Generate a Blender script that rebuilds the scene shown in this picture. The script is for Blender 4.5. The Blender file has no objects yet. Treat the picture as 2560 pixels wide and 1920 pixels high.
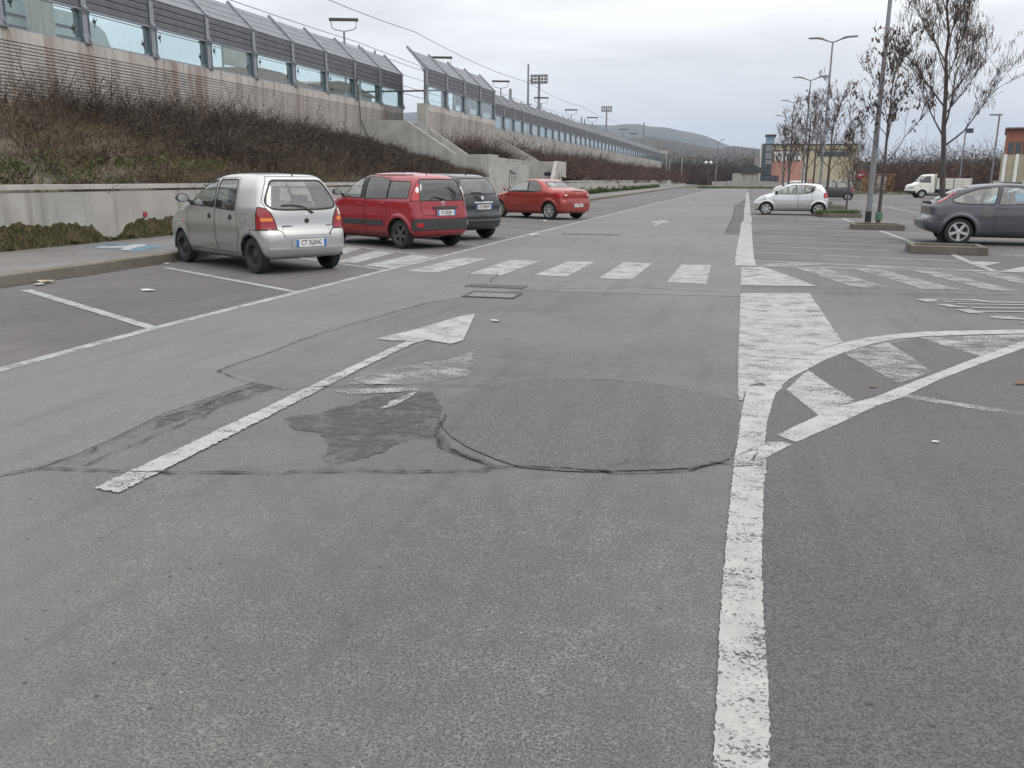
import bpy, bmesh, math, random
import numpy as np
from mathutils import Vector, Matrix
R = math.radians
random.seed(7); rng = np.random.default_rng(7)
scene = bpy.context.scene
COL = scene.collection
# ------------------------------------------------------------------ camera
CAM_H = 1.50
FPX, VPX, VPY, ROLL = 2150.0, 1868.0, 449.0, .007     # focal length and vanishing point of the road in photo pixels (2560 wide)
_X0 = (VPX - 1280) * math.cos(ROLL) - (960 - VPY) * math.sin(ROLL); _Y0 = (VPX - 1280) * math.sin(ROLL) + (960 - VPY) * math.cos(ROLL)
PITCH = math.atan(_Y0 / FPX); YAW = math.atan(_X0 / (FPX / math.cos(PITCH)))
_r = np.array([math.cos(YAW), math.sin(YAW), 0]); _h = np.array([-math.sin(YAW), math.cos(YAW), 0])
_w = _h * math.cos(PITCH) - np.array([0, 0, math.sin(PITCH)]); _u = _h * math.sin(PITCH) + np.array([0, 0, math.cos(PITCH)])
_r, _u = _r * math.cos(ROLL) + _u * math.sin(ROLL), _u * math.cos(ROLL) - _r * math.sin(ROLL)
cd = bpy.data.cameras.new('camera'); cam = bpy.data.objects.new('camera', cd); COL.objects.link(cam)
cam.matrix_world = Matrix(((_r[0], _u[0], -_w[0], 0), (_r[1], _u[1], -_w[1], 0), (_r[2], _u[2], -_w[2], CAM_H), (0, 0, 0, 1)))
cd.sensor_width = 36; cd.lens = 36 * FPX / 2560; cd.clip_start = 0.05; cd.clip_end = 20000
scene.camera = cam
# ------------------------------------------------------------------ sky, sun, exposure
SUN_EL, SUN_AZ = 48, 118          # azimuth from +Y towards +X
wd = bpy.data.worlds.new('World'); scene.world = wd; wd.use_nodes = True
nt = wd.node_tree; nt.nodes.clear()
def wn(t, **k):
    n = nt.nodes.new(t)
    for a, b in k.items(): setattr(n, a, b)
    return n
out = wn('ShaderNodeOutputWorld'); add = wn('ShaderNodeAddShader')
sky = wn('ShaderNodeTexSky', sky_type='NISHITA', sun_disc=False, sun_elevation=R(SUN_EL), sun_rotation=R(SUN_AZ))
b1 = wn('ShaderNodeBackground'); b1.inputs[1].default_value = 0.008
b2 = wn('ShaderNodeBackground'); b2.inputs[1].default_value = 1.0
tc = wn('ShaderNodeTexCoord'); sep = wn('ShaderNodeSeparateXYZ')
mp = wn('ShaderNodeMapping'); mp.inputs['Scale'].default_value = (1.0, 1.0, 4.2)
n1 = wn('ShaderNodeTexNoise'); n1.inputs['Scale'].default_value = 2.3; n1.inputs['Detail'].default_value = 7; n1.inputs['Roughness'].default_value = .52; n1.inputs['Distortion'].default_value = .35
grad = wn('ShaderNodeMapRange'); grad.inputs[1].default_value = 0; grad.inputs[2].default_value = 1   # CIE overcast: zenith three times the horizon
grad.inputs[3].default_value = .66; grad.inputs[4].default_value = 1.80
cl = wn('ShaderNodeMapRange'); cl.inputs[1].default_value = .36; cl.inputs[2].default_value = .62; cl.inputs[3].default_value = .80; cl.inputs[4].default_value = 1.13
mul = wn('ShaderNodeMath', operation='MULTIPLY')
tint = wn('ShaderNodeMix', data_type='RGBA'); tint.inputs[6].default_value = (.955, .96, .99, 1); tint.inputs[7].default_value = (1.0, .995, .99, 1)
cm = wn('ShaderNodeMix', data_type='RGBA', blend_type='MULTIPLY'); cm.inputs[0].default_value = 1
L = nt.links.new
L(tc.outputs['Generated'], sep.inputs[0]); L(tc.outputs['Generated'], mp.inputs[0]); L(mp.outputs[0], n1.inputs['Vector'])
L(sep.outputs[2], grad.inputs[0]); L(n1.outputs[0], cl.inputs[0]); L(grad.outputs[0], mul.inputs[0]); L(cl.outputs[0], mul.inputs[1])
L(cl.outputs[0], tint.inputs[0]); L(tint.outputs[2], cm.inputs[6]); L(mul.outputs[0], cm.inputs[7])
L(cm.outputs[2], b2.inputs[0]); L(sky.outputs[0], b1.inputs[0]); L(b1.outputs[0], add.inputs[0]); L(b2.outputs[0], add.inputs[1]); L(add.outputs[0], out.inputs[0])
sd = bpy.data.lights.new('sun', 'SUN'); sd.energy = 0.9; sd.angle = R(28); sd.color = (1, .96, .9)
sun = bpy.data.objects.new('sun', sd); COL.objects.link(sun)
sv = Vector((math.sin(R(SUN_AZ)) * math.cos(R(SUN_EL)), math.cos(R(SUN_AZ)) * math.cos(R(SUN_EL)), math.sin(R(SUN_EL))))
sun.rotation_euler = sv.to_track_quat('Z', 'Y').to_euler()
vs = scene.view_settings
vs.view_transform = 'Standard'; vs.look = 'None'; vs.exposure = 0.25; vs.gamma = 1.0; vs.use_curve_mapping = False

# ------------------------------------------------------------------ survey helpers: photo pixel -> point of the place
def ray(x, y): return _r * (x - 1280) + _u * (960 - y) + _w * FPX
def G(x, y, z=0.0):
    d = ray(x, y); t = (z - CAM_H) / d[2]; return (d[0] * t, d[1] * t)
def AX(x, y, X):
    d = ray(x, y); t = X / d[0]; return Vector((X, d[1] * t, CAM_H + d[2] * t))
def AY(x, y, Y):
    d = ray(x, y); t = Y / d[1]; return Vector((d[0] * t, Y, CAM_H + d[2] * t))

# ------------------------------------------------------------------ objects
def link(o, parent=None):
    COL.objects.link(o)
    if parent is not None: o.parent = parent
    return o
def tag(o, label=None, cat=None, group=None, kind=None):
    if label: o['label'] = label
    if cat: o['category'] = cat
    if group: o['group'] = group
    if kind: o['kind'] = kind
    return o
def empty(name, loc=(0, 0, 0), rz=0.0, label=None, cat=None, group=None):
    o = bpy.data.objects.new(name, None); link(o); o.location = loc; o.rotation_euler = (0, 0, rz); o.empty_display_size = .2
    return tag(o, label, cat, group)
def newobj(name, me, parent=None, loc=(0, 0, 0), rot=(0, 0, 0), scale=None):
    o = bpy.data.objects.new(name, me); link(o, parent); o.location = loc; o.rotation_euler = rot
    if scale: o.scale = scale
    return o
def copy_tree(o, parent=None):
    c = o.copy(); link(c, parent)
    for ch in list(o.children): copy_tree(ch, c)
    return c
class MB:
    def __init__(s): s.v = []; s.f = []
    def add(s, v, f):
        n = len(s.v); s.v += [tuple(p) for p in v]; s.f += [tuple(i + n for i in q) for q in f]; return s
    def box(s, x0, x1, y0, y1, z0, z1):
        return s.add([(x0, y0, z0), (x1, y0, z0), (x1, y1, z0), (x0, y1, z0), (x0, y0, z1), (x1, y0, z1), (x1, y1, z1), (x0, y1, z1)],
                     [(0, 3, 2, 1), (4, 5, 6, 7), (0, 1, 5, 4), (1, 2, 6, 5), (2, 3, 7, 6), (3, 0, 4, 7)])
    def cbox(s, c, d, b=0.0):       # centred box with optional chamfered vertical look
        return s.box(c[0] - d[0] / 2, c[0] + d[0] / 2, c[1] - d[1] / 2, c[1] + d[1] / 2, c[2] - d[2] / 2, c[2] + d[2] / 2)
    def prism(s, poly, a0, a1, axis='y'):   # poly in the two other axes
        n = len(poly)
        def P(p, a): return {'y': (p[0], a, p[1]), 'x': (a, p[0], p[1]), 'z': (p[0], p[1], a)}[axis]
        v = [P(p, a0) for p in poly] + [P(p, a1) for p in poly]
        f = [tuple(range(n))[::-1], tuple(range(n, 2 * n))] + [(i, (i + 1) % n, n + (i + 1) % n, n + i) for i in range(n)]
        return s.add(v, f)
    def tube(s, pts, rad, n=8, cap=True):
        pts = [Vector(p) for p in pts]; m = len(pts)
        if not hasattr(rad, '__len__'): rad = [rad] * m
        v = []; up = Vector((0, 0, 1))
        for i, p in enumerate(pts):
            t = (pts[min(i + 1, m - 1)] - pts[max(i - 1, 0)]).normalized()
            a = t.cross(up if abs(t.z) < .95 else Vector((1, 0, 0))).normalized(); b = t.cross(a)
            for k in range(n):
                q = 2 * math.pi * k / n; v.append(p + (a * math.cos(q) + b * math.sin(q)) * rad[i])
        f = [(i * n + k, i * n + (k + 1) % n, (i + 1) * n + (k + 1) % n, (i + 1) * n + k) for i in range(m - 1) for k in range(n)]
        if cap: f += [tuple(range(n))[::-1], tuple(range((m - 1) * n, m * n))]
        return s.add(v, f)
    def lathe(s, prof, n=24, c=(0, 0, 0), axis='z', closed=False):   # prof: (radius, height)
        v = []
        for r, h in prof:
            for k in range(n):
                q = 2 * math.pi * k / n; a, b = r * math.cos(q), r * math.sin(q)
                v.append({'z': (c[0] + a, c[1] + b, c[2] + h), 'y': (c[0] + a, c[1] + h, c[2] + b), 'x': (c[0] + h, c[1] + a, c[2] + b)}[axis])
        m = len(prof); rng_ = range(m) if closed else range(m - 1)
        return s.add(v, [(i * n + k, i * n + (k + 1) % n, ((i + 1) % m) * n + (k + 1) % n, ((i + 1) % m) * n + k) for i in rng_ for k in range(n)])
    def mesh(s, name, mat, smooth=False):
        me = bpy.data.meshes.new(name); me.from_pydata(s.v, [], s.f)
        for m in (mat if isinstance(mat, (list, tuple)) else [mat]): me.materials.append(m)
        bm = bmesh.new(); bm.from_mesh(me); bmesh.ops.recalc_face_normals(bm, faces=bm.faces); bm.to_mesh(me); bm.free()
        if smooth:
            me.shade_smooth() if hasattr(me, 'shade_smooth') else None
            try: me.set_sharp_from_angle(angle=R(40))
            except Exception: pass
        me.update(); return me
    def obj(s, name, mat, parent=None, smooth=False, **k): return newobj(name, s.mesh(name, mat, smooth), parent, **k)

# ------------------------------------------------------------------ materials
def nodes(name):
    m = bpy.data.materials.new(name); m.use_nodes = True; t = m.node_tree; t.nodes.clear()
    o = t.nodes.new('ShaderNodeOutputMaterial'); p = t.nodes.new('ShaderNodeBsdfPrincipled'); t.links.new(p.outputs[0], o.inputs[0])
    return m, t, p, o
def nn(t, kind, ins=None, **k):
    n = t.nodes.new(kind)
    for a, b in k.items(): setattr(n, a, b)
    for a, b in (ins or {}).items():
        if isinstance(b, bpy.types.NodeSocket): t.links.new(b, n.inputs[a])
        else: n.inputs[a].default_value = b
    return n
def c4(c): return (c[0], c[1], c[2], 1)
def pos(t, world=True, scale=(1, 1, 1)):
    s = nn(t, 'ShaderNodeNewGeometry').outputs['Position'] if world else nn(t, 'ShaderNodeTexCoord').outputs['Object']
    return nn(t, 'ShaderNodeMapping', {0: s, 'Scale': scale}).outputs[0]
def noise(t, v, sc, det=3, rough=.55): return nn(t, 'ShaderNodeTexNoise', {'Vector': v, 'Scale': sc, 'Detail': det, 'Roughness': rough}).outputs[0]
def ramp(t, s, a, b, lo=0, hi=1): return nn(t, 'ShaderNodeMapRange', {0: s, 1: a, 2: b, 3: lo, 4: hi}).outputs[0]
def mixc(t, f, a, b, mode='MIX'):
    n = nn(t, 'ShaderNodeMix', data_type='RGBA', blend_type=mode)
    for i, s in ((0, f), (6, a), (7, b)):
        if isinstance(s, bpy.types.NodeSocket): t.links.new(s, n.inputs[i])
        else: n.inputs[i].default_value = s if i == 0 else c4(s)
    return n.outputs[2]
def bump(t, p, h, strength=.3, dist=.01):
    b = nn(t, 'ShaderNodeBump', {'Height': h, 'Strength': strength, 'Distance': dist}); t.links.new(b.outputs[0], p.inputs['Normal'])
def mat(name, c1, c2=None, sc=6, rough=.7, metal=0, bmp=0, bsc=None, world=True, stretch=(1, 1, 1), lo=.35, hi=.65, spec=.5, coat=0, det=5):
    m, t, p, o = nodes(name); v = pos(t, world, stretch)
    if c2 is None: c2 = tuple(x * .8 for x in c1)
    n = noise(t, v, sc, det)
    t.links.new(mixc(t, ramp(t, n, lo, hi), c1, c2), p.inputs['Base Color'])
    p.inputs['Roughness'].default_value = rough; p.inputs['Metallic'].default_value = metal
    p.inputs['Specular IOR Level'].default_value = spec; p.inputs['Coat Weight'].default_value = coat; p.inputs['Coat Roughness'].default_value = .05
    if bmp: bump(t, p, noise(t, v, bsc or sc * 4, 4), bmp, .02)
    return m
def asphalt(name, c, contrast=1.0, fine=95, blot=.25, speck=.5, thin=0):
    m, t, p, o = nodes(name); v = pos(t); T = lambda k: tuple(x * k for x in c)
    g = noise(t, v, fine, 4, .7); col = mixc(t, ramp(t, g, .38, .62), T(1 - .50 * contrast), T(1 + .42 * contrast))
    vo = nn(t, 'ShaderNodeTexVoronoi', {'Vector': v, 'Scale': fine * .75}); sp = ramp(t, vo.outputs['Color'], .72, .86, 0, speck)
    col = mixc(t, sp, col, T(1.75))
    pit = ramp(t, noise(t, v, fine * .45, 4, .75), .56, .65, 0, min(.9, .72 * contrast))          # dark voids between the stones
    col = mixc(t, pit, col, T(.32))
    mott = noise(t, v, 7, 5, .65); col = mixc(t, ramp(t, mott, .42, .66, 0, blot * 1.1), col, T(.6))
    b = noise(t, v, .9, 6, .6); b2 = noise(t, v, .16, 3)
    col = mixc(t, ramp(t, b, .38, .66, 0, blot * 1.2), col, T(.6)); col = mixc(t, ramp(t, b2, .4, .62, 0, blot * 1.3), col, T(1.4))
    st = noise(t, pos(t, True, (5, .35, 1)), 1.0, 5); col = mixc(t, ramp(t, st, .52, .7, 0, .30), col, T(.55))      # tyre tracks along the lane
    oil = noise(t, v, 1.7, 2, .4); col = mixc(t, ramp(t, oil, .70, .76, 0, .35), col, T(.4))
    for sc_, rr_, cc_, am in ((11, .10, .30, .8), (6, .05, .25, .9), (8, .055, 2.2, .7)):                                        # scattered pits and pale stones
        q = nn(t, 'ShaderNodeTexVoronoi', {'Vector': pos(t, True, (1, 1, 1)), 'Scale': sc_}); dd = nn(t, 'ShaderNodeMath', {0: q.outputs['Distance'], 1: ramp(t, noise(t, v, 40, 3), .3, .7, .6, 1.5)}, operation='MULTIPLY').outputs[0]
        sel = ramp(t, nn(t, 'ShaderNodeSeparateColor', {0: q.outputs['Color']}).outputs[0], .62, .64); f_ = nn(t, 'ShaderNodeMath', {0: ramp(t, dd, rr_ * .6, rr_, am, 0), 1: sel}, operation='MULTIPLY').outputs[0]
        col = mixc(t, f_, col, T(cc_))
    t.links.new(col, p.inputs['Base Color']); p.inputs['Roughness'].default_value = .85; p.inputs['Specular IOR Level'].default_value = .3
    bump(t, p, g, .7, .008)
    if thin:
        tr = nn(t, 'ShaderNodeBsdfTransparent'); k = ramp(t, noise(t, v, 5, 8, .78), .40, .58, 0, thin + .25)
        mx = nn(t, 'ShaderNodeMixShader', {0: k, 1: p.outputs[0], 2: tr.outputs[0]}); t.links.new(mx.outputs[0], o.inputs[0])
    return m
def paint(name, c, wear, sc=1.0):
    m, t, p, o = nodes(name); v = pos(t)
    a = ramp(t, noise(t, v, 85 * sc, 4, .75), .34, .70, .1, .95); b = noise(t, v, 3.0, 5, .6); d = noise(t, pos(t, True, (2.2, 5, 1)), 2.4, 5, .65)
    mm = lambda x, k: nn(t, 'ShaderNodeMath', {0: x, 1: k}, operation='MULTIPLY').outputs[0]; ad = lambda x, y: nn(t, 'ShaderNodeMath', {0: x, 1: y}, operation='ADD').outputs[0]
    s = ad(ad(mm(a, 1.2), mm(b, 1.5)), mm(d, 1.3)); k = ramp(t, s, 2.42 - wear * .62, 2.66 - wear * .62, 0, .9)
    t.links.new(mixc(t, ramp(t, noise(t, v, 5, 7, .75), .3, .72), c, tuple(x * .66 for x in c)), p.inputs['Base Color'])
    p.inputs['Roughness'].default_value = .75; bump(t, p, a, .3, .004)
    tr = nn(t, 'ShaderNodeBsdfTransparent'); mx = nn(t, 'ShaderNodeMixShader', {0: k, 1: p.outputs[0], 2: tr.outputs[0]}); t.links.new(mx.outputs[0], o.inputs[0])
    return m
def glass(name, tint, refl=.06, rough=.02, dirt=0.0, dirtc=(.3, .3, .28)):
    m, t, p, o = nodes(name); t.nodes.remove(p)
    tr = nn(t, 'ShaderNodeBsdfTransparent', {0: c4(tint)}); gl = nn(t, 'ShaderNodeBsdfGlossy', {0: (1, 1, 1, 1), 1: rough})
    lw = nn(t, 'ShaderNodeLayerWeight', {0: .5}); pw_ = nn(t, 'ShaderNodeMath', {0: lw.outputs['Facing'], 1: 4.0}, operation='POWER'); f2 = nn(t, 'ShaderNodeMapRange', {0: pw_.outputs[0], 1: 0, 2: 1, 3: .04 + refl, 4: .9})
    mx = nn(t, 'ShaderNodeMixShader', {0: f2.outputs[0], 1: tr.outputs[0], 2: gl.outputs[0]}); last = mx
    if dirt:
        df = nn(t, 'ShaderNodeBsdfDiffuse', {0: c4(dirtc)}); n = ramp(t, noise(t, pos(t), 4, 5), .3, .75, dirt * .5, dirt)
        last = nn(t, 'ShaderNodeMixShader', {0: n, 1: mx.outputs[0], 2: df.outputs[0]})
    t.links.new(last.outputs[0], o.inputs[0]); return m
def concrete(name, c, streak=.5, rust=0.0, sc=1.0):
    m, t, p, o = nodes(name); v = pos(t)
    col = mixc(t, ramp(t, noise(t, v, 1.3 * sc, 6, .6), .35, .7), c, tuple(x * .74 for x in c))
    col = mixc(t, ramp(t, noise(t, v, 22 * sc, 4), .4, .75, 0, .4), col, tuple(x * .7 for x in c))
    sv_ = noise(t, pos(t, True, (1.6, 1.6, .10)), 2.2, 5, .65)
    col = mixc(t, ramp(t, sv_, .52, .72, 0, streak), col, (c[0] * .26, c[1] * .25, c[2] * .24))
    if rust:
        rv = noise(t, pos(t, True, (.55, .55, .05)), 1.9, 5, .7)
        col = mixc(t, ramp(t, rv, .5, .68, 0, rust), col, (.15, .085, .05))
    t.links.new(col, p.inputs['Base Color']); p.inputs['Roughness'].default_value = .88; p.inputs['Specular IOR Level'].default_value = .25
    bump(t, p, noise(t, v, 40, 4), .2, .01); return m
def carpaint(name, c, metal=.0, dirt=.15, rough=.22, dirtc=(.16, .14, .12)):
    m, t, p, o = nodes(name); v = pos(t, False)
    z = nn(t, 'ShaderNodeSeparateXYZ', {0: v}).outputs[2]
    low = ramp(t, z, .15, .75, 1, 0); n = noise(t, v, 5, 6, .65)
    f = nn(t, 'ShaderNodeMath', {0: nn(t, 'ShaderNodeMath', {0: low, 1: n}, operation='MULTIPLY').outputs[0], 1: 1.6 * dirt}, operation='MULTIPLY').outputs[0]
    f = nn(t, 'ShaderNodeMath', {0: f, 1: ramp(t, n, .4, .8, 0, dirt * .6)}, operation='ADD').outputs[0]
    fl = noise(t, v, 900, 1); base = mixc(t, ramp(t, fl, .35, .65, 0, .25 if metal else 0), c, tuple(min(1, x * 1.3 + .03) for x in c))
    t.links.new(mixc(t, f, base, dirtc), p.inputs['Base Color'])
    t.links.new(ramp(t, f, 0, .6, rough, .7), p.inputs['Roughness'])
    p.inputs['Metallic'].default_value = metal; p.inputs['Coat Weight'].default_value = .6; p.inputs['Coat Roughness'].default_value = .08
    return m
def plain(name, c, rough=.5, metal=0, **k): return mat(name, c, tuple(x * .88 for x in c), 8, rough, metal, world=False, **k)

K = {}
K['asph'] = asphalt('asphalt_coarse', (.146, .141, .135), 1.5, 120, .42, .6)
K['asph_lane'] = asphalt('asphalt_smooth', (.172, .166, .159), .6, 150, .18, .25)
K['asph_dark'] = asphalt('asphalt_dark', (.112, .105, .105), 1.25, 125, .25, .35)
K['asph_bay'] = asphalt('asphalt_bays', (.125, .118, .115), .7, 110, .4, .3)
K['asph_patch'] = asphalt('asphalt_patch', (.120, .117, .114), 1.0, 130, .12, .7)
K['asph_stain'] = asphalt('asphalt_stain', (.112, .107, .103), 1.0, 125, .3, .3, .7)
K['asph_walk'] = asphalt('asphalt_walk', (.17, .162, .156), .5, 110, .4, .2)
K['crack'] = mat('crack', (.025, .022, .02), (.075, .07, .065), 18, .95, lo=.42, hi=.58)
K['paint'] = paint('road_paint', (.40, .40, .385), .46)
K['paint_thin'] = paint('road_paint_thin', (.375, .375, .36), .54)
K['paint_worn'] = paint('road_paint_worn', (.35, .35, .335), .88)
K['paint_ghost'] = paint('road_paint_ghost', (.33, .33, .32), 1.08)
K['paint_blue'] = paint('blue_paint', (.13, .25, .34), .85)
K['kerb'] = concrete('kerb_stone', (.19, .172, .145), .5)
K['kerb_dirty'] = concrete('kerb_dirty', (.15, .135, .118), .5)
K['low_wall'] = concrete('low_wall_concrete', (.40, .385, .36), .55)
K['cap'] = concrete('wall_cap', (.45, .43, .40), .3)
K['ribbed'] = concrete('ribbed_concrete', (.52, .485, .455), .6, .6)
K['stair'] = concrete('stair_concrete', (.40, .39, .37), .28)
K['dust'] = mat('earth', (.10, .082, .06), (.06, .05, .036), .8, .95)
K['galv'] = mat('galvanised', (.30, .315, .34), (.23, .245, .27), 3, .5, .35)
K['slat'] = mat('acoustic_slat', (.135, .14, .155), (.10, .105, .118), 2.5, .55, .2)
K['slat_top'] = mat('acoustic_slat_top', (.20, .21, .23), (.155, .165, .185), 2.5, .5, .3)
K['barrier_glass'] = glass('barrier_glass', (.72, .885, .905), .0, .03, .10, (.50, .60, .60))
K['black'] = plain('black_plastic', (.018, .018, .019), .5)
K['dark'] = plain('dark_grey', (.05, .05, .053), .6)
K['steel'] = mat('lamp_steel', (.24, .25, .27), (.19, .2, .215), 3, .45, .4)
K['lampgrey'] = mat('lamp_grey', (.20, .205, .215), (.15, .155, .16), 3, .5, .2)
K['white'] = plain('white_paint', (.72, .72, .70), .5)
K['rubber'] = plain('rubber', (.022, .022, .023), .85)
# ------------------------------------------------------------------ the ground
def sheet(name, pts, z, m, parent=None, kind='structure'):
    me = bpy.data.meshes.new(name); me.from_pydata([(p[0], p[1], z) for p in pts], [], [tuple(range(len(pts)))]); me.materials.append(m)
    bm = bmesh.new(); bm.from_mesh(me); bmesh.ops.triangulate(bm, faces=bm.faces)
    for f in bm.faces:
        f.normal_update()
        if f.normal.z < 0: f.normal_flip()
    bm.to_mesh(me); bm.free()
    o = newobj(name, me, parent)
    if parent is None: tag(o, kind=kind)
    return o
KD = 2560 / 2212
def zm(ox, oy, s): return lambda *q: [G(ox + a * s, oy + b * s) for a, b in q]
dsp = zm(0, 0, KD)
K['verge'] = mat('grass_ground', (.055, .062, .028), (.095, .08, .05), .7, .95)
sheet('ground', [(-6000, -300), (6000, -300), (6000, 7000), (-6000, 7000)], -.03, K['verge'])
lot = sheet('car_park', [(-9.72, -12), (70, -12), (70, 154), (-11.5, 154)], 0, K['asph'])
lz = [0.0]
def lay(name, pts, m, z, jag=0.0):
    """a sheet lying on the car park; jag roughens the outline"""
    if jag:
        q = []
        for i, p in enumerate(pts):
            n = pts[(i + 1) % len(pts)]; L_ = math.dist(p, n); k = max(1, min(160, int(L_ / (.016 if p[1] < 9 else .05))))
            for j in range(k):
                f = j / k; a = p[0] + (n[0] - p[0]) * f, p[1] + (n[1] - p[1]) * f
                q.append((a[0] + random.gauss(0, jag * .42) * (j > 0), a[1] + random.gauss(0, jag * .42) * (j > 0)))
        pts = q
    return sheet(name, pts, z, m, lot)
def strip(name, pts, w, m, z, jag=0.0):
    L_, R_ = [], []
    P = [Vector((p[0], p[1])) for p in pts]; Q = []
    for a, b in zip(P, P[1:]):
        k = max(1, min(40, int((b - a).length / .12))) if jag else max(1, min(12, int((b - a).length / 1.5)))
        Q += [a + (b - a) * (i / k) for i in range(k)]
    Q.append(P[-1])
    for i, p in enumerate(Q):
        t = (Q[min(i + 1, len(Q) - 1)] - Q[max(i - 1, 0)]).normalized(); nrm = Vector((-t.y, t.x))
        ww = w if not hasattr(w, '__len__') else w[0] + (w[1] - w[0]) * i / max(1, len(Q) - 1)
        L_.append(p + nrm * (ww / 2 + random.uniform(-jag, jag))); R_.append(p - nrm * (ww / 2 + random.uniform(-jag, jag)))
    n = len(Q); me = bpy.data.meshes.new(name)
    me.from_pydata([(p.x, p.y, z) for p in L_ + R_], [], [(i, n + i, n + i + 1, i + 1) for i in range(n - 1)]); me.materials.append(m)
    bm = bmesh.new(); bm.from_mesh(me)
    for f in bm.faces:
        if f.normal.z < 0: f.normal_flip()
    bm.to_mesh(me); bm.free()
    return newobj(name, me, lot)
K['asph_thin'] = asphalt('asphalt_thin_repair', (.145, .140, .135), .7, 130, .2, .25, .6)
# surfaces of the car park: smooth lane, bays, darker asphalt on the right, patches
lane = dsp((0, 1030), (70, 1018), (160, 985), (250, 945), (340, 900), (450, 860), (560, 822), (520, 812), (468, 802), (560, 770), (680, 725), (800, 690), (920, 655), (1010, 640), (1130, 628), (1330, 634), (1600, 641)) \
    + [(.06, 20), (.1, 60), (.15, 153), (-5.3, 153), (-5.5, 60), (-5.65, 20), (-5.65, 3)] + dsp((-300, 1125))
lay('lane_surface', lane, K['asph_lane'], .003, .012)
lay('bay_surface', [(-9.74, -11), (-5.63, -11), (-5.63, 20), (-5.48, 60), (-5.28, 153), (-11.4, 153)], K['asph_bay'], .0015)
lay('right_surface', dsp((1640, 1660), (1640, 1400), (1640, 1150), (1650, 1020), (1640, 930), (1680, 850), (1800, 760), (1980, 732), (2230, 722)) + [(16, 9.8), (40, 9.0), (69, 9), (69, -11), (.16, -11)], K['asph_dark'], .003, .01)
lay('bay_surface', [(.2, 17.6), (12, 14.8), (69, 11.5), (69, 153), (.3, 153)], K['asph_bay'], .002)
z8 = zm(900, 880, .4792)
lay('round_patch', z8((415, 350), (430, 290), (470, 250), (550, 215), (650, 188), (760, 170), (870, 160), (960, 153), (1060, 148), (1180, 147), (1300, 150), (1450, 160), (1600, 175), (1800, 215), (1970, 255), (1985, 330), (1980, 400), (1970, 480), (1930, 560), (1850, 590), (1750, 610), (1620, 615), (1500, 620), (1380, 624), (1250, 630), (1150, 629), (1060, 625), (940, 616), (830, 605), (700, 560), (560, 500), (470, 440), (430, 395)), K['asph_patch'], .0065, .004)
lay('dark_stain', dsp((610, 905), (640, 898), (680, 895), (760, 875), (800, 858), (860, 845), (935, 848), (955, 880), (948, 935), (985, 975), (1060, 1000), (1000, 992), (945, 948), (890, 950), (850, 960), (830, 975), (790, 990), (720, 1005), (695, 990), (712, 962), (690, 935), (640, 930)), K['asph_stain'], .005, .02)
lay('dark_stain', dsp((430, 870), (560, 828), (600, 838), (500, 870), (400, 905), (330, 930), (345, 905)), K['asph_stain'], .005, .015)
lay('repair_strip', zm(1560, 380, .4521)((555, 455), (660, 460), (675, 350), (680, 250), (612, 300), (600, 360)), K['asph_thin'], .006, .015)
# cracks
crz = [.0118]; CW = .56
def crack(q, w=.018, f=dsp):
    P = f(*q); out_ = []; crz[0] += .00003; dx = dy = 0
    for a, b in zip(P, P[1:]):
        k = max(2, int(math.dist(a, b) / .045))
        for i in range(k):
            s = i / k; dx = dx * .8 + random.gauss(0, .009); dy = dy * .8 + random.gauss(0, .009); out_.append((a[0] + (b[0] - a[0]) * s + dx, a[1] + (b[1] - a[1]) * s + dy))
    out_.append(P[-1])
    Q = [Vector(p) for p in out_]; n = len(Q); v = []
    for i, p in enumerate(Q):
        t = (Q[min(i + 1, n - 1)] - Q[max(i - 1, 0)]).normalized(); nr = Vector((-t.y, t.x)); ww = w * CW * (.25 + random.random() ** 2 * 1.3) / 2
        v += [(p + nr * ww).to_tuple() + (crz[0],), (p - nr * ww).to_tuple() + (crz[0],)]
    me = bpy.data.meshes.new('crack'); me.from_pydata(v, [], [(2 * i, 2 * i + 1, 2 * i + 3, 2 * i + 2) for i in range(n - 1)]); me.materials.append(K['crack'])
    return newobj('crack', me, lot)
crack([(0, 1030), (60, 1016), (130, 1014), (200, 1020), (300, 1020), (430, 1023), (560, 1022), (700, 1020), (850, 1020), (1000, 1018), (1060, 1016)], .030)
crack([(1050, 1012), (1120, 1010), (1200, 1014), (1290, 1020), (1400, 1018), (1480, 1016), (1540, 1000), (1600, 1004), (1650, 1006)], .032)
crack([(60, 1018), (180, 985), (270, 940), (350, 905), (430, 880), (500, 850), (570, 832)], .020)
crack([(190, 1010), (240, 980), (330, 945), (400, 918), (450, 895), (480, 880), (540, 855)], .016)
crack([(468, 803), (520, 820), (560, 832), (610, 842), (700, 838), (800, 838), (900, 836), (1040, 835), (1060, 832)], .026)
crack([(470, 803), (580, 762), (700, 715), (780, 693), (850, 675), (920, 655)], .014)
crack([(1060, 832), (1150, 826), (1280, 820), (1380, 826), (1480, 836), (1560, 848), (1600, 862)], .014)
crack([(1600, 830), (1720, 833), (1780, 834)], .012)
crack([(1110, 625), (1180, 627), (1260, 624), (1380, 622), (1470, 628), (1600, 632), (1750, 634), (1900, 635), (2050, 637), (2215, 638)], .040)
crack([(1130, 622), (1300, 617), (1450, 619), (1600, 620), (1800, 623), (2000, 626), (2215, 630)], .022)
crack([(1060, 610), (1068, 600), (1075, 592)], .02)
crack([(1590, 990), (1635, 968), (1665, 962)], .014); crack([(1620, 1000), (1640, 985), (1635, 970)], .012)
crack([(960, 900), (940, 930), (960, 965), (1010, 990), (1065, 1008)], .03); crack([(962, 905), (946, 932), (968, 968), (1020, 996), (1070, 1010)], .02)
crack([(1600, 700), (1750, 700), (1790, 702)], .006)
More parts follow.
